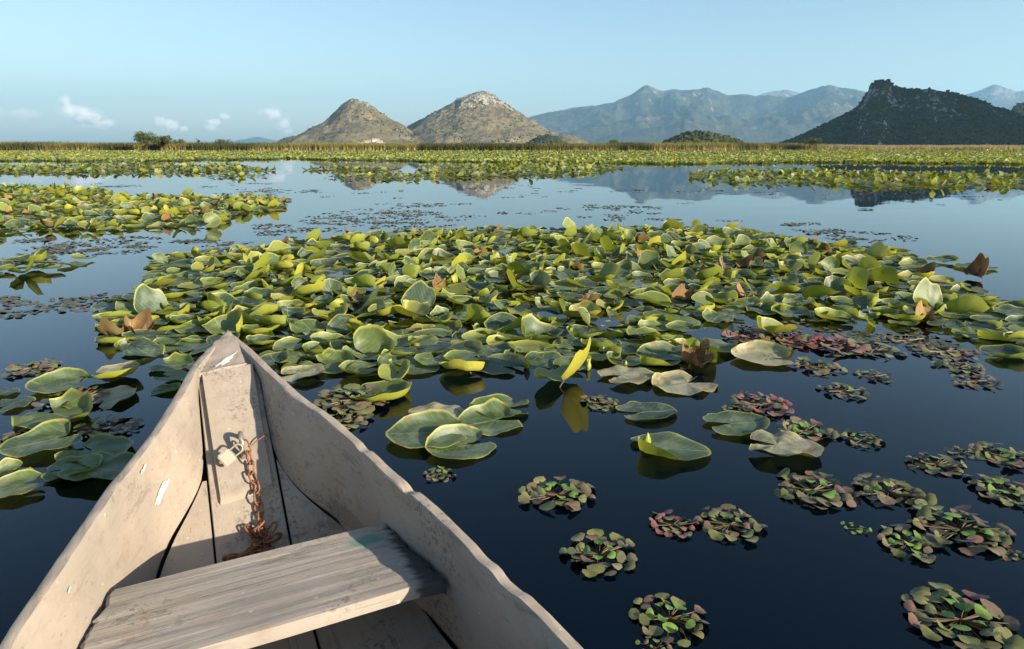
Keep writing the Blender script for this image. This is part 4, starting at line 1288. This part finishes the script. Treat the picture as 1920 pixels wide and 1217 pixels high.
def slab(name, top, thick, mat, nx, nu, bevel=.004, parent=boat):
    """plank from a top surface function top(s, t) with s across and t along, both 0..1"""
    V = []; bot = []
    S_ = np.concatenate([[0], np.linspace(.012, .988, nx - 2), [1]]); T_ = np.concatenate([[0], np.linspace(.012, .988, nu - 2), [1]])
    for t in T_:
        for s in S_:
            p = np.array(top(s, t), float)
            if s in (0, 1) or t in (0, 1): p[2] -= bevel
            V.append(p)
    n = len(V)
    for t in T_:
        for s in S_:
            p = np.array(top(s, t), float); p[2] -= thick; V.append(p)
    F = [tuple(f) for f in grid_faces(nu, nx)]
    F += [tuple(x + n for x in f[::-1]) for f in grid_faces(nu, nx)]
    per = [(j, 0) for j in range(nu)] + [(nu - 1, i) for i in range(1, nx)] + [(j, nx - 1) for j in range(nu - 2, -1, -1)] + [(0, i) for i in range(nx - 2, 0, -1)]
    ids = [j * nx + i for j, i in per]
    for a, b in zip(ids, ids[1:] + ids[:1]): F.append((b, a, a + n, b + n))
    F = [f[::-1] for f in F]
    return crisp(add(name, mesh_np(name, V, np.array(F)), mat, parent))

nz = lambda a, b, s, amp: amp * float(fbm(np.array([a]), np.array([b]), 3, s)[0])
# bow block closing the point
def bow_top(s, t):
    u = -.012 + t * (.300 + .028 * (1 - s) - .01 * s)
    k = np.clip((u - .10) / .16, 0, 1)
    l = max(float(sm(np.array([max(u, 0)]), LU, LV)[0]), .006) - .004 - k * .019
    r = max(float(sm(np.array([max(u, 0)]), RU, RV)[0]), .006) - .004 - k * .016
    x = -l + (l + r) * s
    return (x, -u, float(gz(max(u, 0))) + .004 + nz(x * 30, u * 30, 3, .004) + .004 * math.sin(math.pi * s) - k * .024)
slab('bow_block', bow_top, .05, M['wood'], 16, 34, .004)
# centre plank of the bottom, running up to the bow, and the broad plank nailed over it
def mid_top(s, t):
    u = .305 + t * (BOAT_END - .34); x = -.113 + .180 * s
    return (x, -u, float(zb(u)) + nz(x * 8, u * 8, 5, .003))
slab('bottom_plank', mid_top, .02, M['wood'], 12, 120, .003)
def cover_top(s, t):
    u = .296 + .018 * (1 - s) + t * (.432 - .018 * (1 - s)) + .010 * t * (s - .5) * -2
    l = -.101 + .012 * t; r = .054 - .004 * t
    x = l + (r - l) * s
    return (x, -u, float(zb(u)) + .016 + nz(x * 12, u * 9, 6, .003) + .004 * (1 - t))
slab('stem_plank', cover_top, .016, M['wood'], 16, 40, .004)
# fill planks of the bottom to either side, parted by open seams
def fill(sgn):
    CU, CV = (CLU, CLV) if sgn < 0 else (CRU, CRV)
    u0 = .655 if sgn < 0 else .63
    def f(s, t):
        u = u0 + t * (BOAT_END - u0 - .05)
        a = .118 if sgn < 0 else .073
        b = max(float(sm(np.array([u]), CU, CV)[0]) - .007 + .003 * math.sin(u * 21), a + .001)
        x = a + (b - a) * s
        return (sgn * x, -u, float(zb(u)) - .002 + nz(x * 10, u * 8, 8, .003))
    o = slab('bottom_plank', f, .02, M['wood'], 12, 130, .003)
    if sgn < 0: o.data.flip_normals()
    return o
fill(-1); fill(1)
# hull skin under the planks coloured near black as the shade in the seams, and the transom behind
M['seam_dark'] = mat_plain('dark_below_seams', (.018, .016, .014), .8, .2)
V = []
us = np.linspace(.25, BOAT_END, 60)
for u in us:
    for s in np.linspace(0, 1, 5):
        l = -sm(np.array([u]), CLU, CLV)[0] - .012; r = sm(np.array([u]), CRU, CRV)[0] + .012
        V.append((l + (r - l) * s, -u, float(zb(u)) - .03))
add('hull_bottom', mesh_np('hull_bottom', V, grid_faces(60, 5)[:, ::-1]), M['seam_dark'], boat)
def tr_top(s, t):
    return (-.42 + .84 * s, -BOAT_END - .03 * t, .315)
slab('transom', tr_top, .40, M['wood'], 8, 4, .003)

# seat
SU0, SU1, SZ = 1.128, 1.400, .270
def side_v(u, z, sgn):
    GU, GV = (LU, LV) if sgn < 0 else (RU, RV); CU, CV = (CLU, CLV) if sgn < 0 else (CRU, CRV)
    g = np.interp(u, GU, GV) - THK; c = np.interp(u, CU, CV)
    return c + (g - c) * (z - zb(u)) / (gz(u) - zb(u))
def seat_top(s, t):
    u = SU0 + (SU1 - SU0) * t
    l = -side_v(u, SZ, -1) + .006 + abs(nz(u * 30, 1., 3, .016)) ; r = side_v(u, SZ, 1) - .004 - abs(nz(u * 34, 7., 4, .018))
    x = l + (r - l) * s
    e = max(0, s - .86) / .14
    z = SZ + nz(x * 3, u * 60, 9, .0022) + .010 * (s - .5) - .010 * e * e * (1 + nz(x * 30, u * 60, 12, .8))
    return (x, -u, z)
slab('seat', seat_top, .028, M['seat'], 90, 44, .005)
slab('seat', lambda s, t: (-side_v(1.74 + .32 * t, .32, -1) + .006 + (side_v(1.74 + .32 * t, .32, -1) + side_v(1.74 + .32 * t, .32, 1) - .012) * s, -1.74 - .32 * t, .32), .028, M['seat'], 30, 12, .005)  # second seat out of view, added to shade the floor
def cleat(sgn):
    def f(s, t):
        u = SU0 + .03 + t * .20
        v = side_v(u, .235, sgn)
        return (sgn * (v - .030 + .030 * s), -u, SZ - .031 + .010 * (.5 if sgn > 0 else -.5))
    o = slab('seat_cleat', f, .03, M['wood'], 4, 8, .003)
    if sgn < 0: o.data.flip_normals()
cleat(-1); cleat(1)

# streaks of white paint on the bow block and on the left side
def smear(outline, surf, name='paint_smear'):
    V = [surf(x, y) for x, y in outline]
    n = len(V); c = np.mean(V, 0)
    V = [tuple(c)] + V
    T = [(0, 1 + i, 1 + (i + 1) % n) for i in range(n)]
    add(name, mesh_np(name, V, T), M['white'], boat)
def blob(cu, cv, lu, lv, ang, seed, n=18):
    r = np.random.default_rng(seed); o = []
    for k in range(n):
        a = 2 * math.pi * k / n; q = 1 + .22 * r.normal()
        x, y = lu * math.cos(a) * q, lv * math.sin(a) * q
        o.append((cu + x * math.cos(ang) - y * math.sin(ang), cv + x * math.sin(ang) + y * math.cos(ang)))
    return o
def on_bow(u, v): return (v, -u, float(gz(u)) + .0115 - .024 * float(np.clip((u - .10) / .16, 0, 1)))
smear(blob(.258, -.028, .046, .014, -.65, 3), on_bow)
def on_left(u, t):
    g = np.interp(u, LU, LV) - THK; c = np.interp(u, CLU, CLV)
    return (-(c + (g - c) * t) + .0035, -u, float(zb(u) + (gz(u) - zb(u)) * t) + .0025)
smear([(u, t) for u, t in blob(.800, .50, .034, .050, .35, 5)], on_left)
smear([(u, t) for u, t in blob(.858, .90, .012, .018, .3, 6)], on_left)
smear([(u, t) for u, t in blob(1.25, .86, .005, .012, .3, 8)], on_left)

# ---- iron: ring bolt and nail in the stem plank, padlock and chain
SL = math.atan2(.332, .61)                                   # slope of the stem plank
nrm = np.array([0, -math.sin(SL), math.cos(SL)]); dwn = np.array([0, -math.cos(SL), -math.sin(SL)])
def on_plank(x, u, h): return np.array([x, -u, float(zb(u)) + .016]) + nrm * h

def tube(path, r, nseg=8, closed=False):
    P = [np.array(p, float) for p in path]; n = len(P); V = []
    for i in range(n):
        a = P[(i + 1) % n] - P[i - 1] if closed else P[min(i + 1, n - 1)] - P[max(i - 1, 0)]
        a = a / (np.linalg.norm(a) + 1e-9)
        ref = np.array([0, 0, 1.]) if abs(a[2]) < .85 else np.array([1., 0, 0])
        if closed:
            ref = NRM_REF
        x = np.cross(a, ref); x /= np.linalg.norm(x) + 1e-9; y = np.cross(x, a)
        rr_ = r[i] if hasattr(r, '__len__') else r
        for k in range(nseg):
            t = 2 * math.pi * k / nseg; V.append(P[i] + (x * math.cos(t) + y * math.sin(t)) * rr_)
    F = grid_faces(n, nseg, True)
    if closed:
        j = np.arange(nseg); j2 = (j + 1) % nseg
        F = np.concatenate([F, np.stack([(n - 1) * nseg + j, j, j2, (n - 1) * nseg + j2], -1)])
    return V, F
NRM_REF = np.array([0, 0, 1.])
def frame_obj(name, mesh, mat, parent, loc, X, Y, Z):
    o = add(name, mesh, mat, parent)
    m = Matrix((X, Y, Z)).transposed().to_4x4(); m.translation = Vector(loc)
    o.matrix_local = m
    return o
ex = np.array([1., 0, 0])
# ring: a staple arch standing out of the plank, its plane along the slope
arch = [on_plank(-.016, .560 + .032 * (1 - math.cos(t)) / 2 * 2, .062 * math.sin(t) - .010) for t in np.linspace(0, math.pi, 15)]
V, F = tube(arch, .0072, 10); add('ring_bolt', mesh_np('ring_bolt', V, F), M['iron'], boat)
V, F = tube([on_plank(.006, .598, .006), on_plank(.030, .590, .020), on_plank(.058, .582, .030)], .0017, 6)
add('nail', mesh_np('nail', V, F), M['rust'], boat)

def link_mesh(L=.021, Wd=.0115, r=.0027):
    path = []
    for t in np.linspace(0, 2 * math.pi, 17)[:-1]:
        s = math.sin(t); c = math.cos(t)
        path.append((Wd * c * (1 if abs(c) < .9 else 1), (L - Wd) * (1 if s > 0 else -1 if s < 0 else 0) + Wd * s, 0))
    V, F = tube(path, r, 7, True)
    return mesh_np('link', V, F)
LINK = link_mesh(); LINK.materials.append(M['rust'])

B2W = Matrix.Translation((TIP[0], TIP[1], BOAT_Z)) @ Matrix.Rotation(math.atan2(AXB[0], -AXB[1]), 4, 'Z') @ Matrix.Scale(BOAT_K, 4)
lock_at = on_plank(-.044, .632, .040)
e = empty('padlock'); e.matrix_world = B2W @ Matrix.Translation(Vector(lock_at))
tag(e, 'small dull brass padlock hanging from the ring bolt on the bow plank', 'padlock')
# body: bevelled block hanging cornerwise
import bmesh
bm = bmesh.new(); bmesh.ops.create_cube(bm, size=1)
bmesh.ops.scale(bm, vec=(.040, .036, .017), verts=bm.verts)
bmesh.ops.bevel(bm, geom=bm.edges[:], offset=.003, segments=2, affect='EDGES')
bmesh.ops.translate(bm, vec=(0, -.018, 0), verts=bm.verts)
me = bpy.data.meshes.new('body'); bm.to_mesh(me); bm.free(); me.materials.append(M['lock'])
ca, sa = math.cos(rad(58)), math.sin(rad(58))
upv = -dwn * .75 + nrm * .66; upv /= np.linalg.norm(upv)
Zl = np.cross(ex, upv); Zl /= np.linalg.norm(Zl)
X1 = ex * ca - upv * sa; Y1 = ex * sa + upv * ca
lock_body = frame_obj('body', me, None, e, (0, 0, 0), X1, Y1, Zl)
V, F = tube([(-.012, -.004, 0), (-.012, .016, 0)] + [(-.012 * math.cos(t), .018 + .013 * math.sin(t), 0) for t in np.linspace(.2, math.pi - .2, 8)] + [(.012, .016, 0), (.012, -.004, 0)], .0032, 8)
frame_obj('shackle', mesh_np('shackle', V, F), M['iron'], e, (0, 0, 0), X1, Y1, Zl)
bm = bmesh.new(); bmesh.ops.create_cone(bm, cap_ends=True, segments=12, radius1=.005, radius2=.005, depth=.004); bmesh.ops.translate(bm, vec=(0, -.037, 0), verts=bm.verts)
me = bpy.data.meshes.new('keyhole_collar'); bm.to_mesh(me); bm.free(); me.materials.append(M['rust'])
add('keyhole_collar', me, None, lock_body)

ch = empty('chain'); ch.matrix_world = B2W @ Matrix.Translation(Vector(on_plank(0, .86, 0)))
tag(ch, 'rusty iron chain running from the padlock down into the bow', 'chain')
org = on_plank(0, .86, 0)
path = [(-.010, .600, .038), (-.002, .628, .026), (.000, .656, .018), (-.002, .684, .014), (.003, .712, .010), (.004, .740, .010), (.004, .768, -.002), (.005, .796, -.004), (.003, .824, -.004)]
pp = [on_plank(*q) for q in path]
for i in range(len(pp) - 1):
    a, b = pp[i], pp[i + 1]; Y = (a - b) / np.linalg.norm(a - b)
    tw = rad(38 + (90 if i % 2 else 0) + random.uniform(-15, 15))
    X = ex - Y * (ex @ Y); X /= np.linalg.norm(X); Z = np.cross(X, Y)
    X2 = X * math.cos(tw) + Z * math.sin(tw); Z2 = np.cross(X2, Y)
    frame_obj('link', LINK, None, ch, (a + b) / 2 - org, X2, Y, Z2)
rc = np.random.default_rng(5)
for i in range(15):
    x = rc.normal(-.004, .022); u = .862 + rc.normal(0, .020)
    q = rc.normal(0, 1, 3); q[2] *= .4; Y = q / np.linalg.norm(q)
    X = np.cross(Y, rc.normal(0, 1, 3)); X /= np.linalg.norm(X); Z = np.cross(X, Y)
    frame_obj('link', LINK, None, ch, on_plank(x, u, -.006 + .010 * (i % 3)) - org, X, Y, Z)
for i in range(8):
    x = -.03 - .008 * i + rc.normal(0, .004); u = .895 + rc.normal(0, .006)
    q = np.array([1, rc.normal(0, .5), rc.normal(0, .2)]); Y = q / np.linalg.norm(q)
    X = np.cross(Y, rc.normal(0, 1, 3)); X /= np.linalg.norm(X); Z = np.cross(X, Y)
    frame_obj('link', LINK, None, ch, on_plank(x, u, -.004) - org, X, Y, Z)
